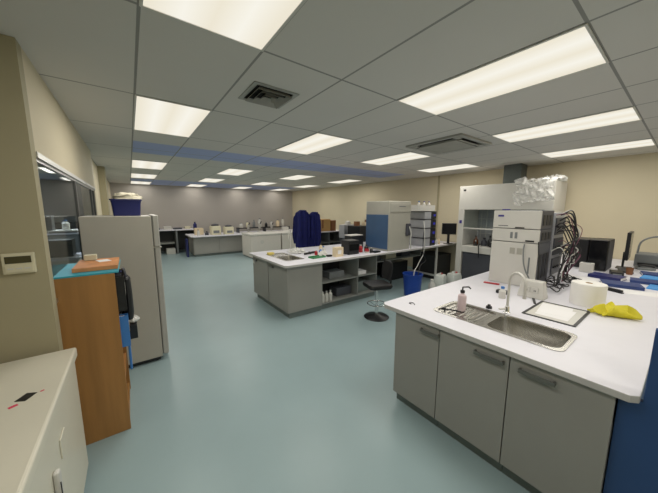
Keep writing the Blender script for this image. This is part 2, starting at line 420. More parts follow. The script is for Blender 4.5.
# on top
tag(MB().box(-.16, .19, -.31, .27, 0, .012).build('backing_sheet', 'teal', None, (-.29, 2.81, 1.2805), bevel=.002), 'teal sheet lying on top of the beech bookcase', 'sheet')
t = thing('carton', 'flat orange patterned carton on the teal sheet', 'box', (-.225, 2.90, 1.2935))
MB().box(-.14, .12, -.30, .12, 0, .03).build('tray', 'orange', t, bevel=.002)
MB().box(-.02, .06, -.08, .04, .0302, .0312, rz=.3).build('label_patch', 'paper', t)
tag(MB().box(-.04, .04, -.03, .03, 0, .045).build('small_box', 'cream_pl', None, (-.29, 2.96, 1.326), bevel=.004), 'small cream box resting on the orange carton', 'box')

# ------------------------------------------------------------------ refrigerator
t = thing('refrigerator', 'tall pale grey refrigerator with two doors', 'refrigerator', (.025, 3.5, 0))
MB().box(-.425, .16, 0, .68, .05, 1.675).build('body', 'fridge', t, bevel=.006)
MB().box(-.40, .14, .02, .66, .012, .049).build('base', 'black', t)
for nm, z0, z1 in (('door', .07, 1.325), ('door', 1.335, 1.685)):
    d = MB().box(.168, .225, .0, .68, z0, z1).build(nm, 'fridge_door', t, bevel=.012, seg=3)
    MB().box(.2255, .245, .60, .63, (z0+z1)/2-.12 if z0 > 1 else .95, (z0+z1)/2+.12 if z0 > 1 else 1.25).build('handle', 'alu', d, bevel=.004)
    MB().box(.161, .1675, .01, .67, z0+.01, z1-.01).build('seal', 'rubber', d)
MB().box(.16, .235, -.004, .03, 1.3255, 1.3345).build('hinge', 'alu', t)
for x in (-.38, .1):
    for y in (.05, .6): MB().cyl(x, y, 0, .0115, .02, 12).build('foot', 'black', t)
t = thing('storage_tub', 'navy blue plastic tub on top of the refrigerator', 'tub', (-.02, 3.78, 1.676))
b = MB(); R = []
for s, z in ((.88, 0), (.96, .13), (1, .165), (1.06, .166), (1.06, .18), (.96, .18), (.94, .16), (.86, .01)):
    R.append([(x*s, y*s, z) for x, y in rrect(-.135, .135, -.13, .13, .025, 4)])
b.rings(R).build('tub_body', 'navy_pl', t, smooth=True)
o = heap(.27, .25, .065, 12, .25, 1.6, boxy=.35).build('cloth_bundle', 'cloth_w', None, (-.005, 3.78, 1.857), smooth=True)
tag(o, 'crumpled cream cloths piled in the navy tub', 'cloths')

# ------------------------------------------------------------------ near island
ZT = .9
def handle(parent, x, y0, y1, z):
    b = MB()
    b.box(x-.028, x-.022, y0, y1, z-.013, z+.013).box(x-.0225, x-.001, y0, y0+.012, z-.013, z+.013).box(x-.0225, x-.001, y1-.012, y1, z-.013, z+.013)
    b.build('handle', 'satin', parent, bevel=.002)
def base_cabinet(y0, y1, h0, h1, label, x=1.84, depth=.56, grp='grey base cabinets under the sink worktop'):
    t = thing('base_cabinet', label, 'cabinet', (0, 0, 0), 0, grp)
    b = MB(); b.box(x+.002, x+depth, y0+.002, y0+.018, .1, .70).box(x+.002, x+depth, y1-.018, y1-.002, .1, .70).box(x+.002, x+depth, y0+.0185, y1-.0185, .1, .118).box(x+depth-.012, x+depth, y0+.0185, y1-.0185, .1185, .70)
    b.build('carcass', 'cab', t)
    MB().box(x+.04, x+.056, y0+.001, y1-.001, 0, .0995).build('kickboard', 'kick', t)
    d = MB().box(x-.018, x, y0+.002, y1-.002, .105, .855).build('door', 'cab', t, bevel=.0015)
    handle(d, x-.018, h0, h1, .80)
    return t
base_cabinet(1.045, 1.465, 1.04, 1.2, 'grey base cabinet under the drainer, farthest door of three')
base_cabinet(.575, 1.043, .60, .78, 'grey base cabinet below the sink bowl, middle door of three')
base_cabinet(.121, .573, .345, .52, 'grey base cabinet beside the blue end panel')
# hole for sink
SX0, SX1, SY0, SY1 = 2.025, 2.405, .38, 1.24
b = MB().prism([(1.80, .08), (1.83, .05), (6.88, .05), (6.88, 1.62), (1.84, 1.62), (1.80, 1.58)], .862, .9, [rrect(SX0+.012, SX1-.012, SY0+.012, SY1-.012, .05, 4)])
o = b.build('worktop', 'laminate', None, bevel=.004); o.data.materials.append(M['lam_edge'])
for p in o.data.polygons:
    if abs(p.normal.z) < .5: p.material_index = 1
tag(o, 'white laminate worktop of the near island with the stainless sink set in it', 'worktop')
b = MB(); P = [(-.9, 0), (.118, 0), (.118, .86), (.042, .86), (.042, 1.22), (-.9, 1.22)]
b.rings([[(x, y, z) for y, z in P] for x in (1.865, 1.895)])
o = b.build('partition_screen', 'blue_panel', None, bevel=.002)
tag(o, 'dark blue partition screen standing at the near corner of the island', 'partition')
o = MB().box(1.90, 6.88, .085, .118, 0, .861).build('end_panel', 'blue_panel', None, bevel=.002)
tag(o, 'blue laminate panel closing the near side of the island', 'panel')
o = MB().box(2.45, 6.88, 1.49, 1.515, 0, .861).build('back_panel', 'cab', None)
tag(o, 'grey panel closing the far side of the near island', 'panel')

def sink(label, loc, L=.86, Wd=.38, bowl=(.03, .42), dr=(.47, .83)):
    """local: y 0..L along, x 0..Wd"""
    t = thing('sink', label, 'sink', loc)
    out = rrect(0, Wd, 0, L, .06, 6); bo = rrect(.03, Wd-.03, bowl[0], bowl[1], .07, 6)
    dr_ = rrect(.035, Wd-.035, dr[0], dr[1], .04, 6)
    MB().prism(out, .0005, .004, [bo, dr_]).build('rim', 'steel', t, bevel=.001)
    cx, cy = Wd/2, (bowl[0]+bowl[1])/2
    R = []
    for s, z in ((1.0, .0042), (.985, -.012), (.96, -.07), (.93, -.13), (.86, -.148), (.3, -.152), (.285, -.152), (.89, -.15), (.95, -.132), (.975, -.07), (1.0, -.012), (1.015, .0)):
        R.append([(cx+(x-cx)*s, cy+(y-cy)*s, z) for x, y in bo])
    MB().rings(R, cap=False).build('bowl', 'steel', t, smooth=True)
    MB().lathe([(.06, -.1515), (.055, -.147), (.03, -.147), (.028, -.15), (.002, -.15)], cx, cy, 0, 20, cap=False).build('waste', 'chrome', t, smooth=True)
    b = MB(); b.prism(dr_, -.008, -.006)
    b.rings([[(x, y, .004) for x, y in dr_], [(x, y, -.007) for x, y in dr_]], cap=False)
    for i in range(7):
        y = dr[0]+.05+i*(dr[1]-dr[0]-.1)/6; b.tube([(.07, y, -.006), (Wd-.07, y, -.006)], .006, 8)
    b.build('drainer', 'steel', t, smooth=True)
    return t
sink('stainless steel sink with drainer in the near island', (2.015, .37, .9), L=.88, Wd=.40, bowl=(.025, .46), dr=(.50, .85))

def gooseneck(label, loc, rz, h=.36, reach=.16, m='chrome'):
    t = thing('tap', label, 'tap', loc, rz)
    MB().lathe([(.026, 0), (.026, .01), (.018, .02), (.016, .06), (.012, .065)], n=16).build('base', 'chrome', t, smooth=True)
    pts = [(0, 0, .06), (0, 0, h*.55)]+[(reach/2-reach/2*cos(a), 0, h-reach/2+reach/2*sin(a)) for a in [pi*i/8 for i in range(9)]]+[(reach, 0, h-reach/2-.07)]
    MB().tube(pts, .010, 10).build('spout', m, t, smooth=True)
    MB().cyl(reach, 0, h-reach/2-.10, h-reach/2-.069, .013, 12).build('aerator', 'white_pl', t)
    MB().box(-.01, .01, -.07, -.018, .035, .047).build('lever', 'white_pl', t, bevel=.003)
gooseneck('white gooseneck tap at the stainless sink in front of the tall white instrument', (2.455, .83, .9), RAD(-122), m='white_pl')
# black plug lying beside the tap
o = MB().lathe([(.004, 0), (.025, 0), (.022, .02), (.012, .024), (.012, .035), (.002, .035)], n=16).build('sink_plug', 'black', None, (2.46, .97, .9), smooth=True)
tag(o, 'small black plug lying behind the sink rim', 'plug')
# soap bottle
t = thing('soap_bottle', 'pale pink pump bottle with black nozzle on the drainer', 'bottle', (2.22, 1.09, .9005))
MB().lathe([(.032, 0), (.034, .01), (.034, .12), (.03, .135), (.014, .145), (.014, .155)], n=20).build('bottle_body', 'soap', t, smooth=True)
MB().lathe([(.018, .1555), (.018, .175), (.006, .178), (.006, .205)], n=14).tube([(0, 0, .203), (.04, -.03, .205), (.052, -.04, .19)], .006, 8).build('pump', 'black', t, smooth=True)
t = thing('scrub_brush', 'black scrubbing brush lying on the drainer', 'brush', (2.12, 1.12, .9052), .4)
MB().tube([(-.0, -.07, .008), (0, 0, .01), (0, .045, .008)], .006, 8).build('handle', 'black', t, smooth=True)
MB().box(-.014, .014, .046, .08, .0, .02).build('bristle_head', 'black_soft', t, bevel=.003)
o = MB().tube(bez([(1.99, 1.43, .904), (2.0, 1.46, .9045), (2.03, 1.44, .904), (2.0, 1.40, .9045)], 6), .0035, 6).build('wire_loop', 'black', None, smooth=True)
tag(o, 'small loop of black wire on the worktop by the drainer', 'wire')
# tray with papers
t = thing('paper_tray', 'black-edged flat tray holding white papers', 'tray', (2.81, .59, .9))
MB().prism(rrect(-.25, .25, -.17, .17, .008, 3), 0, .006, [rrect(-.232, .232, -.152, .152, .006, 2)]).build('tray_edge', 'black', t)
MB().box(-.231, .231, -.151, .151, 0, .003).build('tray_base', 'white_pl', t)
for i, (x, y, r, l) in enumerate(((-.02, .0, .02, 'sheet of white paper lying flat in the black-edged tray'), (.05, .02, .12, 'upper sheet of white paper skewed across the black-edged tray'))):
    o = MB().box(-.15, .15, -.105, .105, 0, .0006, rz=r).build('paper_sheet', 'paper', None, (2.81+x, .59+y, .9035+.0012*i)); tag(o, l, 'paper')
o = MB().box(-.02, .16, -.01, .01, 0, .008, rz=.35).build('marker_pen', 'black', None, (2.93, .80, .9), bevel=.003); tag(o, 'black marker pen behind the paper tray', 'pen')
# outlet pedestal
t = thing('outlet_pedestal', 'white bench outlet pedestal with two sockets by the tap', 'power outlet', (3.15, .86, .9), RAD(0))
b = MB(); b.rings([[(-.07, -.11, 0), (.07, -.11, 0), (.07, .11, 0), (-.07, .11, 0)], [(-.045, -.085, .165), (.05, -.085, .165), (.05, .085, .165), (-.045, .085, .165)]])
b.build('pedestal', 'white_pl', t, bevel=.006)
for y in (-.035, .035):
    s = MB().box(-.067, -.057, y-.026, y+.026, .055, .11).build('socket', 'white_pl', t, bevel=.002)
    MB().box(-.0688, -.0672, y-.008, y-.003, .07, .085).box(-.0688, -.0672, y+.003, y+.008, .07, .085).build('pin_slot', 'black', s)
# tissue roll
t = thing('tissue_roll', 'large upright white paper towel roll on the near island', 'paper roll', (3.30, .49, .9))
MB().lathe([(.025, .0), (.118, 0), (.12, .01), (.12, .195), (.116, .2), (.03, .2), (.025, .195), (.025, .0)], n=40, cap=False).build('roll', 'tissue', t, smooth=True)
MB().lathe([(.0245, .002), (.0245, .199), (.021, .199), (.021, .002)], n=20, cap=False).build('core', 'card', t, smooth=True)
# yellow gloves
random.seed(5)
b = MB(); R = []
for j in range(10):
    u = j/9; r = sin(pi*(.08+.84*u))**.5; row = []
    for i in range(28):
        a = 2*pi*i/28; w = 1+.14*sin(3*a+1)+.1*sin(6*a+2*u)
        row.append((.075*r*w*cos(a), .13*r*w*sin(a),   .002+.07*u*(1+.35*sin(4*a+1)+.2*sin(7*a))))
    R.append(row)
t = thing('rubber_glove', 'crumpled yellow rubber gloves on the near worktop', 'gloves', (3.10, .29, .9), .3)
b.rings(R).build('palm', 'yellow', t, smooth=True)
for k, (a, l) in enumerate(((1.2, .11), (1.5, .13), (1.8, .12), (2.4, .09), (-1.2, .1), (-1.7, .11))):
    d = Vector((cos(a), sin(a), 0)); MB().tube([d*.05+Vector((0, 0, .02)), d*.1+Vector((0, 0, .03)), d*(l+.03)+Vector((0, 0, .013))], .012, 8, rad=[.014, .013, .008]).build('finger', 'yellow', t, smooth=True)

# ------------------------------------------------------------------ chromatography tower on the near island
TX0, TX1, TY0, TY1 = 3.46, 3.90, .94, 1.40
def module(z0, z1, label, details):
    t = thing('chromatography_module', label, 'lab instrument', (TX0, TY0, z0), 0, 'stacked white chromatography modules')
    hz = z1-z0; D = TX1-TX0; Wy = TY1-TY0
    MB().box(.03, D, .004, Wy-.004, 0, hz-.002).build('casing', 'dk_dev', t, bevel=.004)
    MB().box(0, .029, 0, Wy, .002, hz-.004).build('front_cover', 'white_pl', t, bevel=.008, seg=3)
    for m, nm, y0, y1, a, c in details: MB().box(-.0025, -.0005, y0, y1, a, c).build(nm, m, t)
    for q in range(3): MB().box(.09+q*.11, .16+q*.11, .0, .0035, hz*.2, hz*.75).build('side_vent', 'black', t)
    return t
module(.9, 1.395, 'lowest and tallest of the white chromatography modules', [('grey_dev', 'vent_mark', .14, .19, .36, .43), ('grey_dev', 'vent_mark', .21, .26, .36, .43), ('gas', 'grip', .06, .075, .16, .34)])
module(1.396, 1.545, 'middle white chromatography module with two dark slots', [('gas', 'slot', .20, .225, .04, .11), ('gas', 'slot', .245, .27, .04, .11), ('black', 'badge', .04, .12, .012, .03)])
module(1.546, 1.75, 'topmost white chromatography module with a violet mark', [('violet', 'logo', .35, .41, .13, .15), ('dk_dev', 'badge', .30, .40, .025, .032), ('black', 'badge', .14, .23, .005, .018)])
tag(MB().box(3.5, 3.54, 1.26, 1.33, 0, .012).build('sample_vial_rack', 'violet', None, (0, 0, 1.75)), 'small violet vial rack on the topmost white module', 'rack')
t = thing('detector_tower', 'grey instrument tower behind the white chromatography modules', 'lab instrument', (4.12, .98, .9))
MB().box(0, .42, 0, .42, 0, .82).build('casing', 'sil_dev', t, bevel=.006)
for z in (.05, .3, .55):
    p = MB().box(.02, .40, -.012, -.001, z, z+.21).build('rear_panel', 'dk_dev', t, bevel=.003)
    for k in range(5): MB().cyl(0, 0, 0, .02, .012, 10).build('connector', 'black', p, (.06+.07*k, -.014, z+.1))
    for c in list(p.children): c.rotation_euler = (pi/2, 0, 0)
random.seed(21)
for i in range(20):
    # hanging tangle behind/beside the tower
    x0 = random.uniform(3.95, 4.42); z0 = random.uniform(1.2, 1.72); y0 = .93
    x1 = random.uniform(4.0, 4.5); z1 = random.uniform(.92, 1.3)
    pts = [(x0, y0+.02, z0), (x0+.02, .9-random.uniform(0, .06), z0+random.uniform(0, .05)), (x0+random.uniform(.05, .2), .86-random.uniform(0, .07), z0-random.uniform(.05, .2)),
           (x1+random.uniform(.0, .1), .84-random.uniform(0, .07), (z0+z1)/2), (x1, .86, z1+.05), (x1-random.uniform(.05, .2), .84, max(.91, z1-.1))]
    mm = ['cable_b', 'cable_b', 'cable_r', 'cable_b', 'cable_w'][i % 5]
    o = MB().tube(bez(pts, 6), random.choice((.004, .006, .008)), 6).build('cable', mm, None, smooth=True)
    tag(o, {'cable_b': 'black', 'cable_r': 'maroon', 'cable_w': 'white'}[mm]+' cable hanging in the tangle behind the chromatography tower', 'cable', {'cable_b': 'black', 'cable_r': 'maroon', 'cable_w': 'white'}[mm]+' cables behind the tower')
for i in range(14):
    x0 = random.uniform(3.5, 4.3); y0 = random.uniform(.72, .9); a = random.uniform(0, 6); pts = []
    for k in range(9):
        pts.append((x0+.1*cos(a+k*.8)*(1+.1*k)*.7, y0+.045*sin(a+k*.9), .912+.045*random.random()+.012*(i % 4)))
    o = MB().tube(bez(pts, 5), .006, 6).build('power_lead', 'cable_b', None, smooth=True)
    tag(o, 'black power lead coiled on the worktop at the foot of the chromatography tower', 'cable', 'coiled black leads')
o = MB().tube(bez([(3.445, 1.06, 1.38), (3.40, 1.05, 1.3), (3.40, 1.03, 1.15), (3.42, .98, 1.02), (3.44, .92, .93)], 6), .007, 8).build('drain_tube', 'gas', None, smooth=True)
tag(o, 'grey drain tube running down the front of the white modules', 'tube')
o = MB().tube(bez([(3.42, .93, 1.42), (3.38, .90, 1.2), (3.36, .88, 1.0), (3.4, .85, .91)], 6), .006, 8).build('drain_tube', 'cable_b', None, smooth=True)
tag(o, 'black tube running down beside the front of the white modules', 'tube')
tag(MB().box(-.02, .02, -.08, .08, 0, .012, rz=.2).build('marker_tray', 'red', None, (3.33, 1.31, .9), bevel=.004), 'small red tray at the foot of the white modules', 'tray')

# ------------------------------------------------------------------ right part of the island: computers and folders
t = thing('computer_tower', 'black desktop computer tower by the right wall of the island', 'computer', (5.28, .64, .9))
MB().box(0, .42, 0, .19, .006, .44).build('case', 'black', t, bevel=.006)
MB().box(-.012, -.001, .005, .185, .01, .435).build('front_panel', 'screen', t, bevel=.005)
MB().box(.02, .40, -.004, -.0005, .02, .42).build('side_panel', 'dk_dev', t)
t = thing('computer_tower', 'second black computer tower standing beside the first, nearer the wall', 'computer', (5.36, .85, .9))
MB().box(0, .42, 0, .18, .006, .43).build('case', 'black', t, bevel=.006)
MB().box(-.012, -.001, .005, .175, .01, .425).build('front_panel', 'black_soft', t, bevel=.005)
def monitor(label, loc, rz, w=.5, hgt=.32, stand=.12):
    t = thing('monitor', label, 'monitor', loc, rz)
    MB().box(-w/2, w/2, -.02, .02, stand, stand+hgt).build('case', 'black', t, bevel=.006)
    MB().box(-w/2+.015, w/2-.015, -.0215, -.0205, stand+.02, stand+hgt-.015).build('screen', 'screen', t)
    MB().box(-.03, .03, .021, .045, .01, stand+.1).build('stand', 'black', t, bevel=.004)
    MB().box(-.11, .11, -.06, .10, 0, .0095).build('base', 'black', t, bevel=.004)
    return t
monitor('black monitor seen nearly edge-on near the right wall', (5.88, .51, .9), RAD(2), w=.46, hgt=.40, stand=.14)
monitor('small black monitor on the bench beside the fume hood', (6.45, 3.62, .9), RAD(-52), w=.34, hgt=.28, stand=.24)
t = thing('keyboard', 'dark computer keyboard in front of the computer towers', 'keyboard', (5.62, .49, .9), .15)
MB().box(-.22, .22, -.07, .07, 0, .018).build('keyboard_body', 'black', t, bevel=.004)
for q in range(4): MB().box(-.2, .2, -.055+q*.03, -.032+q*.03, .0182, .022).build('key_row', 'dk_dev', t)
t = thing('desk_printer', 'grey desktop printer by the wall beyond the edge-on monitor', 'printer', (6.35, .30, .9))
MB().box(-.2, .2, -.16, .16, 0, .2).build('printer_body', 'gas', t, bevel=.015)
MB().box(-.215, -.2, -.12, .12, .03, .07).build('output_slot', 'black', t)
o = MB().tube(bez([(6.3, .45, 1.1), (6.3, .42, 1.28), (6.35, .28, 1.36), (6.4, .12, 1.3), (6.45, .05, 1.1), (6.5, .1, .92)], 8), .012, 8).build('hose', 'gas', None, smooth=True)
tag(o, 'grey hose arching over the desktop printer', 'hose')
o = MB().lathe([(.03, 0), (.036, .09), (.033, .09), (.028, .005)], n=16).build('cup', 'brown', None, (5.32, .42, .9), smooth=True); tag(o, 'brown cup in front of the dark keyboard', 'cup')
t = thing('tissue_box', 'small white box in front of the black computer towers', 'box', (5.06, .80, .9))
MB().box(-.05, .05, -.07, .07, 0, .13).build('carton', 'white_pl', t, bevel=.008)
MB().box(-.03, .03, -.04, .04, .1302, .133).build('opening', 'gas', t)
def folder(x, y, w, d, rz, hgt, m, label):
    t = thing('folder', label, 'folder', (x, y, .9), rz)
    MB().box(-w/2, w/2, -d/2, d/2, 0, .003).box(-w/2, w/2, -d/2, d/2, hgt-.003, hgt).box(-w/2, -w/2+.003, -d/2, d/2, .003, hgt-.003).build('cover', m, t)
    MB().box(-w/2+.004, w/2-.01, -d/2+.006, d/2-.006, .0035, hgt-.0035).build('pages', 'paper', t)
folder(4.42, .40, .24, .32, .25, .035, 'blue_fold', 'thick dark blue folder lying nearest the tissue roll')
folder(4.80, .56, .22, .30, -.15, .04, 'navy_pl', 'navy folder lying in front of the small white box')
folder(4.86, .24, .22, .26, .1, .03, 'blue_fold', 'dark blue folder lying behind the one nearest the tissue roll')
folder(5.18, .18, .22, .24, -.1, .025, 'blue_lt', 'bright blue folder lying by the brown cup')
folder(5.5, .2, .24, .26, .2, .03, 'blue_fold', 'blue folder lying farthest back beside the keyboard')
folder(4.62, .13, .26, .16, -.05, .012, 'blue_lt', 'thin bright blue folder at the island edge')
for x, y, r, l in ((4.2, .22, .3, 'white paper sheet in front of the dark blue folders'), (4.55, .74, .1, 'white paper sheet beside the navy folder'), (5.9, .15, .0, 'white paper sheet by the printer')):
    o = MB().box(-.1, .1, -.14, .14, 0, .001, rz=r).build('paper_sheet', 'paper', None, (x, y, .9)); tag(o, l, 'paper')

t = thing('wash_bottle', 'small white bottle with blue cap behind the gooseneck tap', 'bottle', (2.86, 1.02, .9))
MB().lathe([(.028, 0), (.03, .008), (.03, .07), (.014, .09), (.014, .095)], n=16).build('bottle_body', 'white_pl', t, smooth=True)
MB().cyl(0, 0, .0955, .115, .016, 12).build('cap', 'blue_it', t)
t = thing('power_adapter', 'black power adapter on the worktop by the outlet pedestal', 'adapter', (3.02, 1.08, .9))
MB().box(-.03, .03, -.05, .05, 0, .035).build('adapter_body', 'black', t, bevel=.006)
t = thing('docking_station', 'low black device between the computer tower and the brown cup', 'device', (5.15, .52, .9), .2)
MB().box(-.1, .1, -.06, .06, 0, .05).build('casing', 'black', t, bevel=.005)
MB().box(-.101, -.0995, -.04, .04, .015, .03).build('port_strip', 'gas', t)
t = thing('stapler', 'black stapler lying across the papers beside the blue folders', 'stapler', (4.05, .40, .9), 1.1)
MB().box(-.07, .07, -.015, .015, 0, .012).build('stapler_base', 'black', t, bevel=.003)
MB().box(-.065, .068, -.013, .013, .0125, .035).build('stapler_arm', 'black', t, bevel=.006)
t = thing('ruler', 'white strip of card lying beside the bright blue folder', 'card', (4.95, .02+.12, .9), .2)
MB().box(-.12, .12, -.02, .02, 0, .004).build('strip', 'paper', t)
t = thing('telephone', 'grey desk telephone with black handset beside the keyboard', 'telephone', (5.95, .33, .9), .3)
MB().box(-.08, .08, -.09, .09, 0, .04).build('telephone_body', 'gas', t, bevel=.01)
MB().tube(bez([(-.05, -.08, .055), (-.05, -.04, .07), (-.05, .04, .07), (-.05, .08, .055)], 5), .018, 8).build('handset', 'black', t, smooth=True)

# ------------------------------------------------------------------ fume hood by the right wall
t = thing('fume_hood', 'white fume hood standing against the right wall', 'fume hood', (6.1, 1.50, 0))
D = .72; WY = 1.72
MB().box(0, D, 0, WY, 1.76, 2.28).build('upper_casing', 'white_pl', t, bevel=.006)
MB().box(0, D, WY-.13, WY, .0, 1.759).build('side_post', 'white_pl', t, bevel=.004)
MB().box(0, D, 0, .13, .0, 1.759).build('side_post', 'white_pl', t, bevel=.004)
MB().box(.0, D, .131, WY-.131, .80, .95).build('work_surface', 'white_pl', t, bevel=.01)
MB().box(D-.02, D, .131, WY-.131, .951, 1.758).build('back_lining', 'sil_dev', t)
MB().box(.05, D, .131, WY-.131, .0, .1).build('plinth', 'kick', t)
for y in (.14, .865):
    MB().box(.04, .055, y, y+.71, .11, .79).build('cupboard_door', 'dk_dev', t, bevel=.003)
s = MB().box(.03, .036, .131, WY-.131, 1.36, 1.758).build('sash', 'glass', t)
MB().box(.02, .045, .131, WY-.131, 1.33, 1.359).build('sash_rail', 'white_pl', s, bevel=.003)
MB().box(-.004, -.0005, WY-.14, WY-.09, 2.17, 2.21).build('badge', 'black', t)
MB().box(-.01, -.0005, WY-.09, WY-.04, 1.45, 1.52).build('switch', 'violet', t)
for y in (.76, .91, 1.06, 1.21, 1.36, 1.48): MB().cyl(D-.1, y, .951, 1.757, .008, 8).build('scaffold_rod', 'alu', t)
for z in (1.2, 1.55): MB().tube([(D-.1, .66, z), (D-.1, 1.54, z)], .007, 8).build('scaffold_rod', 'alu', t)
tag(MB().box(-.15, .15, -.16, .16, 0, .399).build('exhaust_duct', 'duct', None, (6.52, 2.3, 2.2805), bevel=.004), 'grey metal exhaust duct rising from the fume hood to the ceiling', 'duct')
for i, (x, y, r, hh, m, l) in enumerate(((6.35, 2.9, .05, .2, 'amber', 'amber reagent bottle at the window-side end inside the fume hood'), (6.42, 2.75, .06, .16, 'dk_dev', 'dark flask inside the fume hood beside the amber bottle'), (6.35, 2.6, .045, .22, 'black', 'black canister in the middle of the fume hood'), (6.45, 2.48, .05, .14, 'gas', 'grey beaker inside the fume hood'))):
    t = thing('reagent_bottle', l, 'bottle', (x, y, .951))
    MB().lathe([(r*.95, 0), (r, .01), (r, hh*.6), (r*.4, hh*.8), (r*.4, hh)], n=16).build('bottle_body', m, t, smooth=True)
    MB().cyl(0, 0, hh+.0005, hh+.02, r*.45, 12).build('cap', 'black', t)
for i, (x, y, r, hh, m, c) in enumerate(((6.5, 2.95, .04, .3, 'sil_dev', 'silver'), (6.55, 2.62, .05, .28, 'white_pl', 'white'), (6.25, 2.52, .05, .1, 'black', 'black'), (6.3, 2.4, .04, .24, 'gas', 'grey'), (6.25, 2.86, .04, .1, 'black', 'black'), (6.58, 2.35, .06, .2, 'dk_dev', 'dark'))):
    t = thing('glass_flask', '%s flask in the fume hood, %s' % (c, ['tallest at the bench-two end', 'at the back behind the black canister', 'at the front between hoses', 'close to the white modules', 'low one by the amber bottle', 'wide one deepest behind the modules'][i]), 'flask', (x, y, .951))
    MB().lathe([(r, 0), (r*1.05, hh*.3), (r*.4, hh*.6), (r*.35, hh)], n=16).build('flask_body', m, t, smooth=True)
    MB().cyl(0, 0, hh+.0005, hh+.015, r*.4, 10).build('stopper', 'white_pl', t)
for i, pts in enumerate(([(6.2, 2.72, 1.0), (6.06, 2.70, 1.0), (6.04, 2.69, .9), (6.05, 2.68, .72)], [(6.2, 2.45, 1.0), (6.06, 2.45, 1.02), (6.05, 2.42, .9), (6.05, 2.4, .78)])):
    tag(MB().tube(bez(pts, 6), .012, 8).build('hose', 'cable_b', None, smooth=True), ['black hose hanging over the fume hood sill below the amber bottle', 'shorter black hose hanging over the fume hood sill by the white modules'][i], 'hose')
# plastic bags on hood top and over the front
from mathutils import noise as NZ
b = MB(); R = []
for j in range(34):
    u = j/33
    if u < .35: x = .26-.31*(u/.35); z = .035
    else: x = -.05; z = .035-.40*((u-.35)/.65)
    hw = .36-.08*u+.03*sin(9*u); row = []
    for i in range(48):
        v = i/47; y = -hw+2*hw*v
        nn = NZ.fractal(Vector((v*4.2, u*4.2, 3.1)), 1., 2.1, 4)
        n2 = NZ.fractal(Vector((v*4, u*5, 9.7)), 1., 2.1, 3)
        a = abs(nn)*.11
        if u < .35: row.append((x, y+.03*n2, z+a+.01))
        else: row.append((x-a, y+.05*n2, z+.05*n2+(.03*sin(6*v) if u > .9 else 0)))
    R.append(row)
b.rings(R, cap=False, close=False)
o = b.build('plastic_sheet', 'clear_sheet', None, (6.1, 1.80, 2.26), smooth=True)
tag(o, 'crumpled clear plastic sheet draped over the top of the fume hood', 'plastic sheet')
o = heap(.3, .4, .1, 8, .5).build('plastic_bag', 'bag', None, (6.48, 1.65, 2.281), smooth=True); tag(o, 'white plastic bag lying on the fume hood roof', 'bag')

# ------------------------------------------------------------------ second bench with sink and shelves
b = MB().prism([(1.83, 3.62), (1.87, 3.58), (6.88, 3.58), (6.88, 5.16), (1.87, 5.16), (1.83, 5.12)], .862, .9, [rrect(2.032, 2.388, 3.932, 4.768, .05, 4)])
o = b.build('worktop', 'laminate', None, bevel=.004); o.data.materials.append(M['lam_edge'])
for p in o.data.polygons:
    if abs(p.normal.z) < .5: p.material_index = 1
tag(o, 'long white worktop of the second bench carrying the blue-sided analyser', 'worktop')
t = thing('floor_cabinet', 'grey closed cabinet end of the second bench', 'cabinet', (1.9, 3.66, 0))
MB().box(.02, .66, 0, .02, .1, .86).box(.02, .66, 1.42, 1.44, .1, .86).box(.64, .66, .0205, 1.4195, .1, .86).box(.02, .6395, .0205, 1.4195, .1, .12).build('carcass', 'cab', t)
MB().box(.05, .66, .04, 1.40, 0, .0995).build('kickboard', 'kick', t)
for y0, y1 in ((.0, .71), (.73, 1.44)):
    d = MB().box(0, .018, y0+.002, y1-.002, .105, .855).build('door', 'cab', t, bevel=.002)
    handle(d, 0, y1-.22, y1-.06, .78)
MB().box(-.004, -.0005, 1.36, 1.42, .70, .76).build('label_plate', 'white_pl', t)
t = thing('shelf_unit', 'open grey shelf unit under the second bench', 'shelving', (2.57, 3.68, 0))
MB().box(0, 1.36, .05, .06, .0, .0995).build('kickboard', 'kick', t)
MB().box(0, 1.36, 0, .56, .1, .12).build('base_shelf', 'shelf', t)
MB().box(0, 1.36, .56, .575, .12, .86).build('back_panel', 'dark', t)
for x in (.0, .84, 1.345): MB().box(x, x+.016, 0, .5595, .1205, .86).build('divider', 'shelf', t)
for x0, x1 in ((.0165, .8395), (.8565, 1.3445)): MB().box(x0, x1, .01, .559, .47, .488).build('shelf', 'shelf', t)
t = thing('leg_frame', 'white leg of the second bench at its fume hood end', 'bench leg', (6.03, 3.66, 0))
MB().box(0, .04, 0, .04, 0, .861).build('leg', 'white_pl', t); MB().box(0, .04, 1.3, 1.34, 0, .861).build('leg', 'white_pl', t)
MB().box(0, .04, .041, 1.299, .1, .14).build('crossbar', 'white_pl', t)
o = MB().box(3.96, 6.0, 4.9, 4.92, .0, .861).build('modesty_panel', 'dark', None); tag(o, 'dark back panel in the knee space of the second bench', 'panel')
o = MB().box(6.1, 6.86, 3.75, 4.4, .0, .6).build('drawer_pedestal', 'dark', None, bevel=.004); tag(o, 'dark low cabinet under the bench by the fume hood', 'cabinet')
t = thing('under_shelf', 'long pale shelf hanging under the second bench above the bin', 'shelf', (3.96, 3.9, .6))
MB().box(0, 1.9, .1, .7, .0, .02).build('board', 'shelf', t)
for x in (.0, 1.88): MB().box(x, x+.02, .1, .7, .0205, .261).build('bracket', 'shelf', t)
for x, w_, hh, m, l in ((4.35, .3, .16, 'dk_dev', 'dark grey carton at the shelf unit end of the pale hanging shelf'), (4.85, .35, .12, 'cream_pl', 'cream carton in the middle of the pale hanging shelf'), (5.4, .3, .18, 'dk_dev', 'dark carton at the fume hood end of the pale hanging shelf')):
    tag(MB().box(-w_/2, w_/2, -.15, .15, 0, hh).build('carton', m, None, (x, 4.25, .6205), bevel=.003), l, 'box')
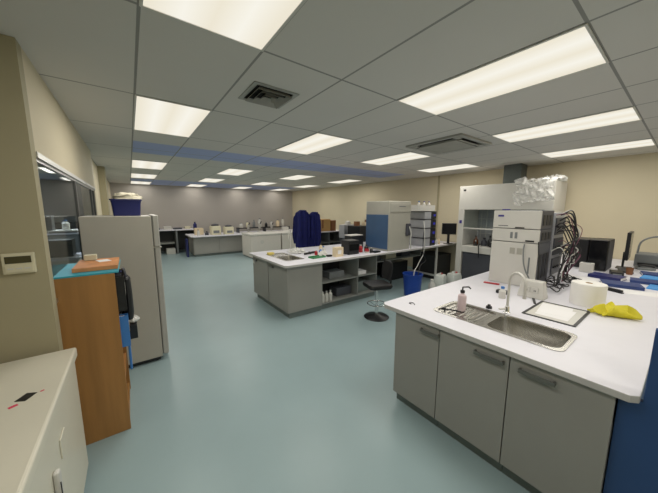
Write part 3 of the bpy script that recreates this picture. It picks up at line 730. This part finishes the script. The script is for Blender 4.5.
tag(MB().box(-.3, .3, -.2, .2, 0, .45).build('storage_box', 'black', None, (5.45, 4.5, 0), bevel=.006), 'black storage box on the floor under the second bench', 'box')
sink('small stainless sink in the second bench', (2.02, 3.92, .9), L=.86, Wd=.38, bowl=(.03, .48), dr=(.53, .83))
gooseneck('tall white gooseneck tap at the second bench sink', (2.56, 4.75, .9), RAD(-130), h=.46, reach=.18, m='white_pl')
tag(MB().box(-.06, .06, -.04, .04, 0, .04).build('sponge', 'sponge', None, (2.10, 4.70, .9), bevel=.008), 'yellow sponge beside the second bench sink', 'sponge')
# white bottles on lowest shelf
for i in range(3):
    t = thing('wash_bottle', '%s white wash bottle from the cabinet end on the lowest shelf' % ['first', 'second', 'third'][i], 'bottle', (2.64+.085*i, 3.75, .12), 0, 'white wash bottles on the lowest shelf')
    MB().lathe([(.034, 0), (.036, .01), (.036, .13), (.014, .155), (.014, .17)], n=16).build('bottle_body', 'white_pl', t, smooth=True)
    MB().cyl(0, 0, .1705, .19, .016, 12).build('cap', 'cable_w', t)
tag(MB().box(-.12, .12, -.1, .1, 0, .07).build('paper_ream', 'paper', None, (3.58, 3.85, .4885), bevel=.003), 'stack of white paper on the middle shelf under the bench', 'paper')
tag(MB().box(-.2, .15, -.12, .12, 0, .12).build('carton', 'gas', None, (3.05, 3.95, .4885), bevel=.003), 'grey carton on the middle shelf under the bench', 'box')
tag(MB().box(-.18, .18, -.12, .12, 0, .16).build('carton', 'dk_dev', None, (3.2, 3.95, .1205), bevel=.003), 'dark carton on the lowest shelf under the bench', 'box')
tag(MB().box(-.16, .16, -.12, .12, 0, .2).build('carton', 'kick', None, (3.66, 3.93, .1205), bevel=.003), 'grey-green carton on the lowest shelf near the stool', 'box')
# things on bench two
def bottle(x, y, r, hh, m, cap, label, name='bottle', z=.9, cat='bottle', group=None):
    t = thing(name, label, cat, (x, y, z), 0, group)
    MB().lathe([(r*.95, 0), (r, .008), (r, hh*.65), (r*.45, hh*.82), (r*.42, hh*.9)], n=14).build('bottle_body', m, t, smooth=True)
    MB().cyl(0, 0, hh*.9+.0005, hh, r*.5, 12).build('cap', cap, t)
def boxit(name, x, y, sx, sy, sz, m, label, cat='box', z=.9, rz=0., bev=.004, group=None):
    return tag(MB().box(-sx/2, sx/2, -sy/2, sy/2, 0, sz).build(name, m, None, (x, y, z), bevel=bev), label, cat, group) if not rz else tag(MB().box(-sx/2, sx/2, -sy/2, sy/2, 0, sz, rz=rz).build(name, m, None, (x, y, z), bevel=bev), label, cat, group)
t = thing('tweezer_roll', 'black instrument roll lying behind the green tray', 'tool roll', (2.74, 4.32, .9), .35)
MB().tube([(-.16, 0, .022), (0, 0, .024), (.16, 0, .02)], .02, 10).build('roll_body', 'black_soft', t, smooth=True)
MB().box(-.01, .01, -.024, .024, .0, .047).build('strap', 'dk_dev', t)
t = thing('green_tray', 'green plastic tray at the bench edge by the sink', 'tray', (2.64, 3.92, .9), .1)
MB().prism(rrect(-.15, .15, -.08, .08, .02, 3), .0, .005).prism(rrect(-.15, .15, -.08, .08, .02, 3), .0051, .025, [rrect(-.143, .143, -.073, .073, .015, 3)]).build('tray_body', 'green', t)
tag(MB().box(-.05, .05, -.03, .03, 0, .03).build('black_case', 'black', None, (2.88, 3.88, .9), bevel=.004), 'small black case beside the green tray', 'case')
bottle(2.86, 4.12, .035, .12, 'blue_it', 'white_pl', 'blue bottle with white cap on the second bench')
bottle(2.96, 4.18, .04, .15, 'white_pl', 'blue_it', 'white bottle with blue cap on the second bench')
bottle(2.78, 4.16, .03, .09, 'red', 'white_pl', 'small red bottle on the second bench')
bottle(3.02, 4.35, .04, .17, 'cream_it', 'black', 'cream bottle with black cap behind the blue-capped bottle')
o = heap(.16, .14, .08, 5, .5).build('tissue_wad', 'tissue', None, (2.83, 3.98+.03, .9), smooth=True); tag(o, 'crumpled white tissue in front of the blue bottle', 'tissue')
o = heap(.3, .3, .07, 9, .5).build('plastic_wrap', 'bag', None, (2.62, 4.62, .9), smooth=True); tag(o, 'crumpled white wrapping behind the second bench sink', 'wrapping')
t = thing('glove_dispenser', 'upright cream cardboard box on the second bench', 'box', (3.02, 3.80, .9))
MB().box(-.09, .09, -.05, .05, 0, .17).build('carton', 'cream_it', t, bevel=.003)
MB().box(-.04, .04, -.0512, -.0502, .05, .12).build('label_patch', 'paper', t)
t = thing('balance', 'black box-shaped instrument beside the cream cardboard box', 'lab instrument', (3.40, 3.90, .9))
MB().box(-.13, .13, -.12, .12, .0, .27).build('casing', 'black', t, bevel=.01)
MB().box(-.12, .12, -.1215, -.1202, .08, .2).build('front_panel', 'screen', t)
t = thing('instrument_stand', 'black monitor with a white top behind the cream box', 'lab instrument', (3.86, 4.3, .9))
MB().box(-.18, .18, -.1, .1, .0, .30).build('casing', 'black', t, bevel=.008)
MB().box(-.19, .16, -.11, .11, .3005, .32).build('lid', 'white_pl', t, bevel=.008)
t = thing('mug', 'red and white mug in front of the blue-sided analyser', 'mug', (3.72, 3.76, .9))
MB().lathe([(.035, 0), (.04, .005), (.04, .06), (.037, .06), (.034, .008)], n=18).build('lower_body', 'white_pl', t, smooth=True)
MB().lathe([(.041, .035), (.0425, .036), (.0425, .085), (.04, .085), (.0375, .06)], n=18, cap=False).build('upper_band', 'red', t, smooth=True)
bottle(3.82, 3.74, .035, .1, 'black', 'white_pl', 'black bottle with white cap by the red and white mug')
bottle(3.70, 3.92, .04, .15, 'red', 'white_pl', 'red bottle with white cap behind the mug')
bottle(3.86, 3.92, .045, .14, 'black', 'black', 'squat black bottle beside the blue-sided analyser')
boxit('keyboard_case', 3.93, 3.72, .16, .12, .03, 'black', 'flat black case at the foot of the blue-sided analyser', 'case')

# mass spectrometer
t = thing('mass_spectrometer', 'large grey analyser with a blue side panel on the second bench', 'lab instrument', (4.2, 3.64, .9))
MB().box(.004, .70, 0, .66, .0, 1.03).build('casing', 'grey_dev', t, bevel=.015, seg=3)
MB().box(-.01, .003, .02, .64, .04, .75).build('side_panel', 'blue_dev', t, bevel=.004, label='blue side panel')
MB().box(.03, .69, -.012, -.001, .80, .98).build('upper_door', 'grey_dev', t, bevel=.006)
MB().box(.3, .5, -.016, -.0125, .91, .93).build('badge', 'gas', t)
s = MB().box(.54, .66, -.05, -.001, .30, .56).build('source_housing', 'dk_dev', t, bevel=.01)
MB().tube(bez([(.6, -.055, .5), (.62, -.09, .35), (.62, -.08, .2), (.66, -.07, .02)], 6), .012, 8).build('tubing', 'cable_w', s, smooth=True)
# second stack
def small_module(z0, z1, label, m='sil_dev'):
    t = thing('pump_module', label, 'lab instrument', (5.45, 3.66, z0), 0, 'pump modules stacked beside the analyser')
    hz = z1-z0
    MB().box(.02, .46, .012, .42, 0, hz-.012).build('casing', m, t, bevel=.006)
    MB().box(.0, .25, .0, .011, .004, hz-.016).build('front_cover', 'sil_dev', t, bevel=.003)
    d = MB().box(.252, .46, -.006, .011, .004, hz-.016).build('dark_column', 'black', t, bevel=.003)
    MB().box(.34, .42, -.0072, -.0062, hz*.35, hz*.6).build('display', 'purple_led', d)
    MB().box(.0, .46, -.008, .4, hz-.011, hz-.001).build('top_edge', 'black', t)
for z0, z1, l in ((.9, 1.10, 'lowest pump module in the stack beside the grey analyser'), (1.10, 1.33, 'second pump module from the bottom of the stack'), (1.33, 1.54, 'third pump module from the bottom of the stack'), (1.54, 1.72, 'top pump module of the stack beside the grey analyser')):
    small_module(z0+.0005, z1, l)
t = thing('solvent_tray', 'white solvent tray on top of the pump module stack', 'tray', (5.42, 3.66, 1.7205))
MB().box(-.22, .44, .0, .40, 0, .03).build('tray_base', 'white_pl', t, bevel=.006)
MB().prism(rrect(-.22, .44, 0, .40, .03, 3), .0302, .14, [rrect(-.205, .425, .015, .385, .025, 3)]).build('tray_wall', 'white_pl', t)
for i in range(5):
    bottle(5.40+.1*i, 3.80+.06*(i % 2), .036, .2, ['white_pl', 'amber', 'white_pl', 'gas', 'white_pl'][i], ['blue_it', 'black', 'violet', 'black', 'violet'][i], '%s in the white solvent tray, number %s from the analyser' % (['clear bottle', 'amber bottle', 'clear bottle', 'grey bottle', 'clear bottle'][i], ['one', 'two', 'three', 'four', 'five'][i]), 'solvent_bottle', 1.7515, 'bottle', 'bottles in the solvent tray')
for i in range(4):
    bottle(6.08+.1*(i % 2), 3.72+.12*(i//2), .035, .13+.03*i, ['white_pl', 'cream_it', 'white_pl', 'gas'][i], 'white_pl', ['white bottle at the bench edge beside the pump stack', 'cream bottle at the bench edge by the small monitor', 'taller white bottle behind the first beside the pump stack', 'grey bottle behind the cream one by the small monitor'][i])
tag(MB().tube(bez([(5.36, 3.62, 1.5), (5.3, 3.55, 1.3), (5.3, 3.53, .95), (5.25, 3.52, .75), (5.1, 3.5, .62), (4.8, 3.35, .56), (4.62, 3.28, .50), (4.55, 3.25, .3)], 6), .009, 8).build('waste_tube', 'cable_w', None, smooth=True), 'white waste tube looping down from the bench into the blue bin', 'tube')
tag(MB().tube(bez([(5.36, 3.60, 1.3), (5.24, 3.53, 1.1), (5.22, 3.5, .8), (5.3, 3.48, .62), (5.0, 3.40, .56), (4.66, 3.2, .5), (4.6, 3.2, .25)], 6), .008, 8).build('waste_tube', 'cable_b', None, smooth=True), 'thin black tube hanging from the pump stack', 'tube')

# bin, jerrycans, bags on the floor
t = thing('waste_bin', 'blue plastic bin on the floor under the second bench', 'bin', (4.54, 3.26, 0))
MB().lathe([(.14, 0), (.155, .01), (.19, .44), (.2, .45), (.2, .47), (.185, .47), (.18, .44), (.148, .02), (.001, .018)], n=32, cap=False).build('bin_body', 'blue_bin', t, smooth=True)
def jerrycan(x, y, rz, label):
    t = thing('jerrycan', label, 'jerrycan', (x, y, 0), rz, 'white jerrycans on the floor')
    R = [[(a*s, b_*s, z) for a, b_ in rrect(-.14, .14, -.1, .1, .03, 3)] for s, z in ((.95, 0), (1, .02), (1, .3), (.85, .36), (.3, .365))]
    MB().rings(R).build('can_body', 'jerry', t, smooth=True)
    MB().cyl(.06, 0, .3655, .39, .025, 12).build('cap', 'red', t)
    MB().tube(bez([(-.09, 0, .345), (-.07, 0, .395), (0, 0, .40), (.02, 0, .36)], 4), .012, 8).build('handle', 'jerry', t, smooth=True)
jerrycan(5.30, 3.10, .3, 'white jerrycan beside the tubes from the bench')
jerrycan(5.68, 3.00, -.2, 'white jerrycan second along, between the first and the bags')
bottle(5.02, 3.12, .07, .3, 'white_pl', 'white_pl', 'white canister between the blue bin and the jerrycans', z=0)
o = heap(.45, .4, .28, 14, .3).build('plastic_bag', 'jerry', None, (5.74, 2.55, 0), smooth=True); tag(o, 'pale plastic bag on the floor before the fume hood', 'bag')

# swivel stool
t = thing('swivel_stool', 'black swivel stool with a chrome column and round base', 'stool', (3.14, 2.92, 0), RAD(-20))
MB().lathe([(.20, 0), (.205, .008), (.19, .02), (.06, .045), (.035, .06), (.001, .06)], n=36, cap=False).build('base', 'black', t, smooth=True)
MB().cyl(0, 0, .0605, .2, .032, 20).cyl(0, 0, .2, .50, .022, 20).build('column', 'chrome', t, smooth=True)
MB().rings([[(x*s, y*s, z) for x, y in rrect(-.2, .2, -.2, .2, .08, 5)] for s, z in ((.8, .50), (.95, .515), (1, .545), (.96, .575), (.7, .59))]).build('seat', 'black_soft', t, smooth=True)
R = []
for k in range(9):
    u = k/8; z = .62+.30*u; w = .17*(sin(pi*(.15+.7*u)))**.4
    R.append([(.19+.03*u+.018*cos(a)+.05*(1-abs(sin(a)))*0+(-.04*(sin(a)**2)), w*sin(a), z) for a in [2*pi*i/24 for i in range(24)]])
MB().rings(R).build('backrest', 'black_soft', t, smooth=True)
MB().tube(bez([(.10, 0, .50), (.2, 0, .5), (.245, 0, .56), (.235, 0, .70)], 5), .013, 8).build('backrest_support', 'black', t, smooth=True)
MB().tube([(.15*cos(a), .15*sin(a), .23) for a in [2*pi*i/24 for i in range(25)]], .008, 8).build('footring', 'chrome', t, smooth=True)
for a in (0, 2*pi/3, 4*pi/3): MB().tube([(.0315*cos(a), .0315*sin(a), .19), (.145*cos(a), .145*sin(a), .23)], .005, 6).build('footring_arm', 'chrome', t)

# ------------------------------------------------------------------ coats on a stand behind bench two
t = thing('coat_stand', 'metal coat stand loaded with navy coats', 'coat stand', (3.86, 6.34, 0))
MB().cyl(0, 0, .02, 1.72, .018, 12).build('pole', 'alu', t)
MB().lathe([(.22, 0), (.22, .015), (.03, .03)], n=24).build('base', 'black', t)
for k in range(4):
    a = k*pi/2+.3; MB().tube(bez([(.018*cos(a), .018*sin(a), 1.6), (.08*cos(a), .08*sin(a), 1.62), (.12*cos(a), .12*sin(a), 1.68)], 4), .008, 6).build('hook', 'alu', t, smooth=True)
def coat(x, y, rz, m, label, z1=1.72, z0=.72, w=.24, dpt=.11, seed=1):
    random.seed(seed); t = thing('lab_coat', label, 'coat', (x, y, 0), rz, None)
    R = []; n = 40; p = [random.uniform(0, 6) for _ in range(4)]
    for j in range(15):
        u = j/14; z = z1-(z1-z0)*u
        s = .35+.65*min(1, u/.09)**.7; s = s*(1+.06*sin(pi*u)+.05*sin(7*u+p[2]))*(1+.04*u)
        R.append([(w*s*(1+.09*sin(5*a+p[0]+3*u)+.06*sin(11*a+p[1]+u*4))*cos(a), dpt*s*(1+.2*sin(7*a+p[2]+u)+.12*sin(13*a+p[3]))*sin(a), z+.02*sin(3*a+p[0])*u) for a in [2*pi*i/n for i in range(n)]])
    MB().rings(R).build('coat_body', m, t, smooth=True)
    for s in (-1, 1):
        MB().tube(bez([(s*w*.6, -.05, z1-.10), (s*w*.72, -.07, z1-.3), (s*w*.72, -.08, z1-.6), (s*w*.66, -.08, z1-.72)], 4), .045, 10).build('sleeve', m, t, smooth=True)
    MB().tube(bez([(-.07, -.06, z1-.02), (0, -.085, z1-.03), (.07, -.06, z1-.02)], 4), .018, 8).build('collar', m, t, smooth=True)
coat(3.66, 6.12, .04, 'navy', 'navy coat hanging at the window side of the coat stand', z1=1.74, z0=.70, w=.185, seed=2)
coat(4.03, 6.12, -.04, 'navy', 'navy coat hanging at the fume hood side of the coat stand', z1=1.69, z0=.74, w=.165, seed=4)
coat(3.87, 6.60, .05, 'navy', 'navy coat hanging behind the other two coats', z1=1.62, z0=.8, w=.2, seed=6)

# ------------------------------------------------------------------ right wall storage behind the second bench
t = thing('shelf_unit', 'white-topped low shelf unit with dark shelves behind the coats', 'shelving', (4.50, 6.8, 0))
MB().box(0, 1.1, 0, .5, 1.04, 1.07).build('top', 'laminate', t)
for x in (0, .54, 1.08): MB().box(x, x+.02, 0, .5, 0, 1.039).build('side', 'gas', t)
for z in (.1, .4, .7): 
    for x0, x1 in ((.021, .539), (.561, 1.079)): MB().box(x0, x1, .01, .49, z, z+.02).build('shelf', 'shelf', t)
MB().box(.0, 1.1, .5, .51, 0, 1.07).build('back_panel', 'dark', t)
t = thing('carton', 'large brown cardboard carton on the white-topped shelf unit', 'box', (4.83, 7.05, 1.0705))
MB().box(-.30, .30, -.2, .2, 0, .38).build('carton_body', 'card', t, bevel=.004)
MB().box(-.03, .03, -.2012, -.2002, .1, .36).build('tape', 'brown', t)
boxit('carton', 5.26, 7.0, .18, .3, .34, 'brown', 'smaller darker carton beside the large brown one', z=1.0705)
t = thing('work_table', 'dark bench with black base next to the white-topped shelf unit', 'bench', (5.95, 6.2, 0))
MB().box(0, .93, 0, .7, .82, .86).build('top', 'dk_dev', t)
MB().box(.02, .9, .02, .68, 0, .8195).build('base_unit', 'black', t)
t = thing('water_bath', 'silver water bath with a white lid behind the black printer', 'lab instrument', (5.32, 6.2, 0))
MB().box(-.20, .20, -.1, .15, 0, .9).build('stand', 'dk_dev', t)
MB().box(-.24, .24, -.1, .15, .9005, 1.30).build('tank', 'sil_dev', t, bevel=.01)
MB().lathe([(.09, 1.3005), (.08, 1.39), (.02, 1.42)], 0, .02, 0, 16).build('lid', 'white_pl', t, smooth=True)
t = thing('printer', 'large black printer behind the blue-sided analyser', 'printer', (5.2, 5.5, 0))
MB().box(-.25, .45, -.2, .3, .62, 1.31).build('printer_body', 'black', t, bevel=.012)
MB().box(-.22, .42, -.18, .28, .0, .6195).build('cabinet', 'dk_dev', t)
MB().box(-.2, .4, -.212, -.2005, .8, .9).build('output_slot', 'screen', t)
for i, (x, y, sx, sz, m, l) in enumerate(((5.03, 5.5, .12, .12, 'brown', 'brown box on the black printer'), (5.26, 5.45, .08, .1, 'cream_it', 'cream box on the black printer'), (5.48, 5.52, .16, .16, 'brown', 'second brown box on the black printer, by the analyser'))):
    boxit('carton', x, y, sx, .12, sz, m, l, z=1.3105)

# ------------------------------------------------------------------ far benches
def island3():
    t = thing('floor_cabinet', 'grey panelled base of the far left bench', 'cabinet', (1.80, 10.75, 0))
    MB().box(0, 1.80, 0, 1.0, .08, .739).build('carcass', 'cab', t, bevel=.004)
    MB().box(.04, 1.80, .05, .95, 0, .0795).build('kickboard', 'kick', t)
    MB().box(.02, .88, -.014, -.001, .1, .72).build('panel', 'cab', t, bevel=.002)
    MB().box(.9, 1.78, -.014, -.001, .1, .72).build('panel', 'cab', t, bevel=.002)
    o = MB().prism([(1.70, 10.62), (1.76, 10.56), (6.4, 10.56), (6.4, 11.85), (1.70, 11.85)], .74, .78).build('worktop', 'laminate', None, bevel=.004)
    tag(o, 'white worktop of the far bench carrying centrifuges', 'worktop')
    t = thing('floor_cabinet', 'dark recessed base under the far worktop behind the white chests', 'cabinet', (3.65, 10.9, 0))
    MB().box(0, 2.7, 0, .8, .0, .739).build('carcass', 'gas', t)
island3()
def chest(x, w, label, badge=True):
    t = thing('white_chest', label, 'cabinet', (x, 9.2, 0), 0, 'white chests at the far bench')
    MB().box(0, w, 0, .95, .04, .80).build('chest_body', 'cab_lt', t, bevel=.01)
    MB().box(-.01, w+.01, -.015, .96, .8105, .875).build('lid', 'white_pl', t, bevel=.01)
    MB().box(.03, w-.03, .03, .92, 0, .0395).build('base', 'kick', t)
    MB().box(.01, w-.01, .01, .94, .8005, .81).build('gasket', 'rubber', t)
    if badge: MB().rings([[(w*.36+.07*cos(a), y, .58+.07*sin(a)) for a in [2*pi*i/20 for i in range(20)]] for y in (-.006, -.001)]).build('badge', 'white_pl', t)
chest(3.38, 1.16, 'white chest with round emblem by the far bench')
chest(4.60, 1.2, 'white chest partly hidden behind the coats', False)
# objects on the far worktop
def centrifuge(x, y, s, hh, label):
    t = thing('centrifuge', label, 'centrifuge', (x, y, .7805))
    MB().rings([[(px*q, py*q, z) for px, py in rrect(-s/2, s/2, -s/2, s/2, s*.15, 3)] for q, z in ((1, 0), (1, hh*.7), (.9, hh*.8))]).build('casing', 'cream_pl', t, smooth=True)
    MB().lathe([(s*.38, hh*.8+.001), (s*.38, hh*.92), (s*.1, hh)], n=20).build('lid', 'dk_dev', t, smooth=True)
    MB().box(-s*.3, s*.3, -s*.5-.01, -s*.5-.001, hh*.15, hh*.4).build('control_panel', 'gas', t)
centrifuge(2.62, 10.95, .36, .42, 'larger cream centrifuge with dark lid on the far bench')
centrifuge(3.12, 10.95, .34, .36, 'smaller cream centrifuge with dark lid on the far bench')
def microscope(x, y, label, rz=0, z=.7805, s=1., m='white_pl'):
    t = thing('microscope', label, 'microscope', (x, y, z), rz, 'microscopes along the far bench')
    MB().box(-.09*s, .09*s, -.12*s, .12*s, 0, .04*s).build('base', m, t, bevel=.006)
    MB().tube(bez([(0, .09*s, .04*s), (0, .11*s, .2*s), (0, .06*s, .32*s), (0, -.02*s, .34*s)], 4), .028*s, 8).build('arm', m, t, smooth=True)
    MB().box(-.07*s, .07*s, -.07*s, .06*s, .12*s, .135*s).build('stage', 'black', t)
    MB().tube([(0, -.02*s, .34*s), (0, -.1*s, .42*s)], .022*s, 8).build('eyepiece', 'black', t)
    MB().tube([(0, -.03*s, .30*s), (0, -.03*s, .16*s)], .015*s, 8).build('objective', 'alu', t)
t = thing('bench_riser', 'long black riser shelf along the far bench', 'shelf', (3.6, 11.2, .7805))
MB().box(0, 2.4, 0, .3, .16, .20).build('board', 'black', t)
for x in (0, 1.18, 2.36): MB().box(x, x+.04, 0, .3, 0, .1595).build('support', 'dk_dev', t)
microscope(3.95, 10.95, 'white microscope before the riser, first from the centrifuges', s=1.)
microscope(4.45, 10.95, 'white microscope before the riser, second from the centrifuges', s=1.1)
microscope(5.0, 10.95, 'white microscope before the riser, third from the centrifuges', s=.95)
ORD = ['first', 'second', 'third', 'fourth', 'fifth', 'sixth', 'seventh', 'eighth']
for i in range(8):
    m = ['white_pl', 'cream_pl', 'gas', 'white_pl', 'black', 'white_pl', 'cream_it', 'white_pl'][i]; c = {'white_pl': 'white', 'cream_pl': 'cream', 'gas': 'grey', 'black': 'black', 'cream_it': 'cream'}[m]
    bottle(3.75+.28*i, 11.3+.04*(i % 2), .06+.02*(i % 3 == 0), .2+.06*((i*5) % 4), m, 'gas', '%s bottle on the black riser, %s from the centrifuges' % (c, ORD[i]), z=.9815, group='bottles on the black riser')
boxit('carton', 5.6, 10.9, .25, .2, .2, 'white_pl', 'white box at the coat end of the far bench', z=.7805)
boxit('carton', 2.1, 11.3, .3, .25, .25, 'cream_it', 'cream box at the aisle end of the far bench', z=.7805)
bottle(2.0, 10.85, .05, .22, 'white_pl', 'gas', 'white bottle at the aisle corner of the far bench', z=.7805)
bottle(2.3, 10.9, .07, .14, 'dk_dev', 'black', 'dark squat jar next to the larger centrifuge', z=.7805)
# back wall bench
o = MB().box(-.2, 2.3, 11.95, 12.53, .92, .96).build('worktop', 'laminate', None, bevel=.004); tag(o, 'pale worktop along the back wall beyond the refrigerator', 'worktop')
t = thing('workbench', 'dark open frame under the back wall worktop', 'bench', (-.2, 12.0, 0))
for x in (.0, .8, 1.6, 2.38): MB().box(x, x+.06, 0, .5, 0, .919).build('leg', 'gas', t)
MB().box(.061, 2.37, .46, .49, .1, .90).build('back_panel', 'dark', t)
MB().box(.9, 1.55, .05, .44, .4, .46).build('shelf', 'shelf', t)
boxit('storage_box', 1.2, 12.15, .3, .3, .22, 'white_pl', 'white box on the floor under the back wall worktop', z=0)
boxit('storage_box', .30, 12.15, .24, .3, .45, 'black', 'black case on the floor under the back wall worktop', z=0)
boxit('storage_box', 1.95, 11.7, .14, .3, .7, 'navy_pl', 'narrow navy bin at the aisle end of the far bench', z=0, bev=.01) if False else None
o = MB().box(-.03, .03, -.15, .15, 0, .66).build('waste_bin', 'navy_pl', None, (1.62, 11.05, 0), bevel=.01); tag(o, 'narrow navy bin standing beside the far bench end', 'bin')
for i, (x, s, hh, m, l) in enumerate(((.75, .3, .08, 'gas', 'flat grey device'), (1.15, .25, .12, 'white_pl', 'white box'), (1.5, .3, .06, 'dk_dev', 'flat dark device'), (1.85, .2, .1, 'cream_pl', 'small cream box'))):
    boxit('bench_device', x, 12.2, s, .25, hh, m, l+' on the back wall worktop', 'device', z=.9605)
bottle(2.12, 12.1, .07, .28, 'navy_pl', 'black', 'navy bottle at the end of the back wall worktop', z=.9605)
# next room
o = MB().box(-3.2, -.75, 11.2, 11.9, .98, 1.03).build('worktop', 'laminate', None); tag(o, 'white bench seen through the window in the next room', 'worktop')
t = thing('base_cupboard', 'dark cupboard under the bench in the next room', 'cabinet', (-3.2, 11.3, 0))
MB().box(0, 2.4, 0, .5, 0, .978).build('carcass', 'gas', t)
boxit('oven', -1.65, 11.4, .6, .4, .32, 'black', 'black oven on the bench in the next room', 'oven', z=1.031)
t = thing('next_room_bench', 'pale low bench in the next room just behind the window', 'bench', (-1.9, 6.4, 0))
MB().box(0, 1.2, 0, .7, .86, .9).build('top', 'laminate', t)
MB().box(.03, 1.17, .03, .67, 0, .8595).build('base_unit', 'cab_lt', t)
boxit('microwave', -1.12, 6.75, .5, .36, .3, 'black', 'black microwave on the low bench behind the window', 'microwave', z=.9005)
t = thing('wall_shelf', 'white shelf above the microwave behind the window', 'shelf', (-1.6, 7.3, 1.3))
MB().box(-.2, .9, 0, .4, 0, .03).build('board', 'white_pl', t)
for x in (-.2, .86): MB().box(x, x+.04, 0, .4, -1.3, -.0005).build('support', 'gas', t)
boxit('equipment_case', -1.35, 7.5, .25, .25, .28, 'dk_dev', 'dark equipment case on the shelf behind the window', 'case', z=1.3305)
bottle(-1.05, 7.5, .06, .2, 'white_pl', 'blue_it', 'white bottle on the shelf behind the window', z=1.3305)

# ------------------------------------------------------------------ world, camera, view
wd = bpy.data.worlds.new('World'); SC.world = wd; wd.use_nodes = True
wd.node_tree.nodes['Background'].inputs[0].default_value = (.8, .9, 1, 1); wd.node_tree.nodes['Background'].inputs[1].default_value = .1
cam = bpy.data.cameras.new('Camera'); cam.sensor_width = 36; cam.lens = 267.556/658*36; cam.clip_start = .02
co = bpy.data.objects.new('Camera', cam); COL.objects.link(co)
yaw, pit, rol = .637594476, .136912794, .00305113
fwd = Vector((sin(yaw)*cos(pit), cos(yaw)*cos(pit), -sin(pit))); right = Vector((cos(yaw), -sin(yaw), 0)); up = right.cross(fwd)
r = right*cos(rol)+up*sin(rol); u = -right*sin(rol)+up*cos(rol)
mw = Matrix((r, u, -fwd)).transposed().to_4x4(); mw.translation = (0, 0, 1.75); co.matrix_world = mw
SC.camera = co
vs = SC.view_settings; vs.view_transform = 'Standard'; vs.look = 'None'; vs.exposure = -0.1; vs.gamma = 1.0; vs.use_curve_mapping = False
SC.cycles.max_bounces = 8; SC.cycles.diffuse_bounces = 5; SC.cycles.transparent_max_bounces = 8; SC.cycles.use_denoising = True
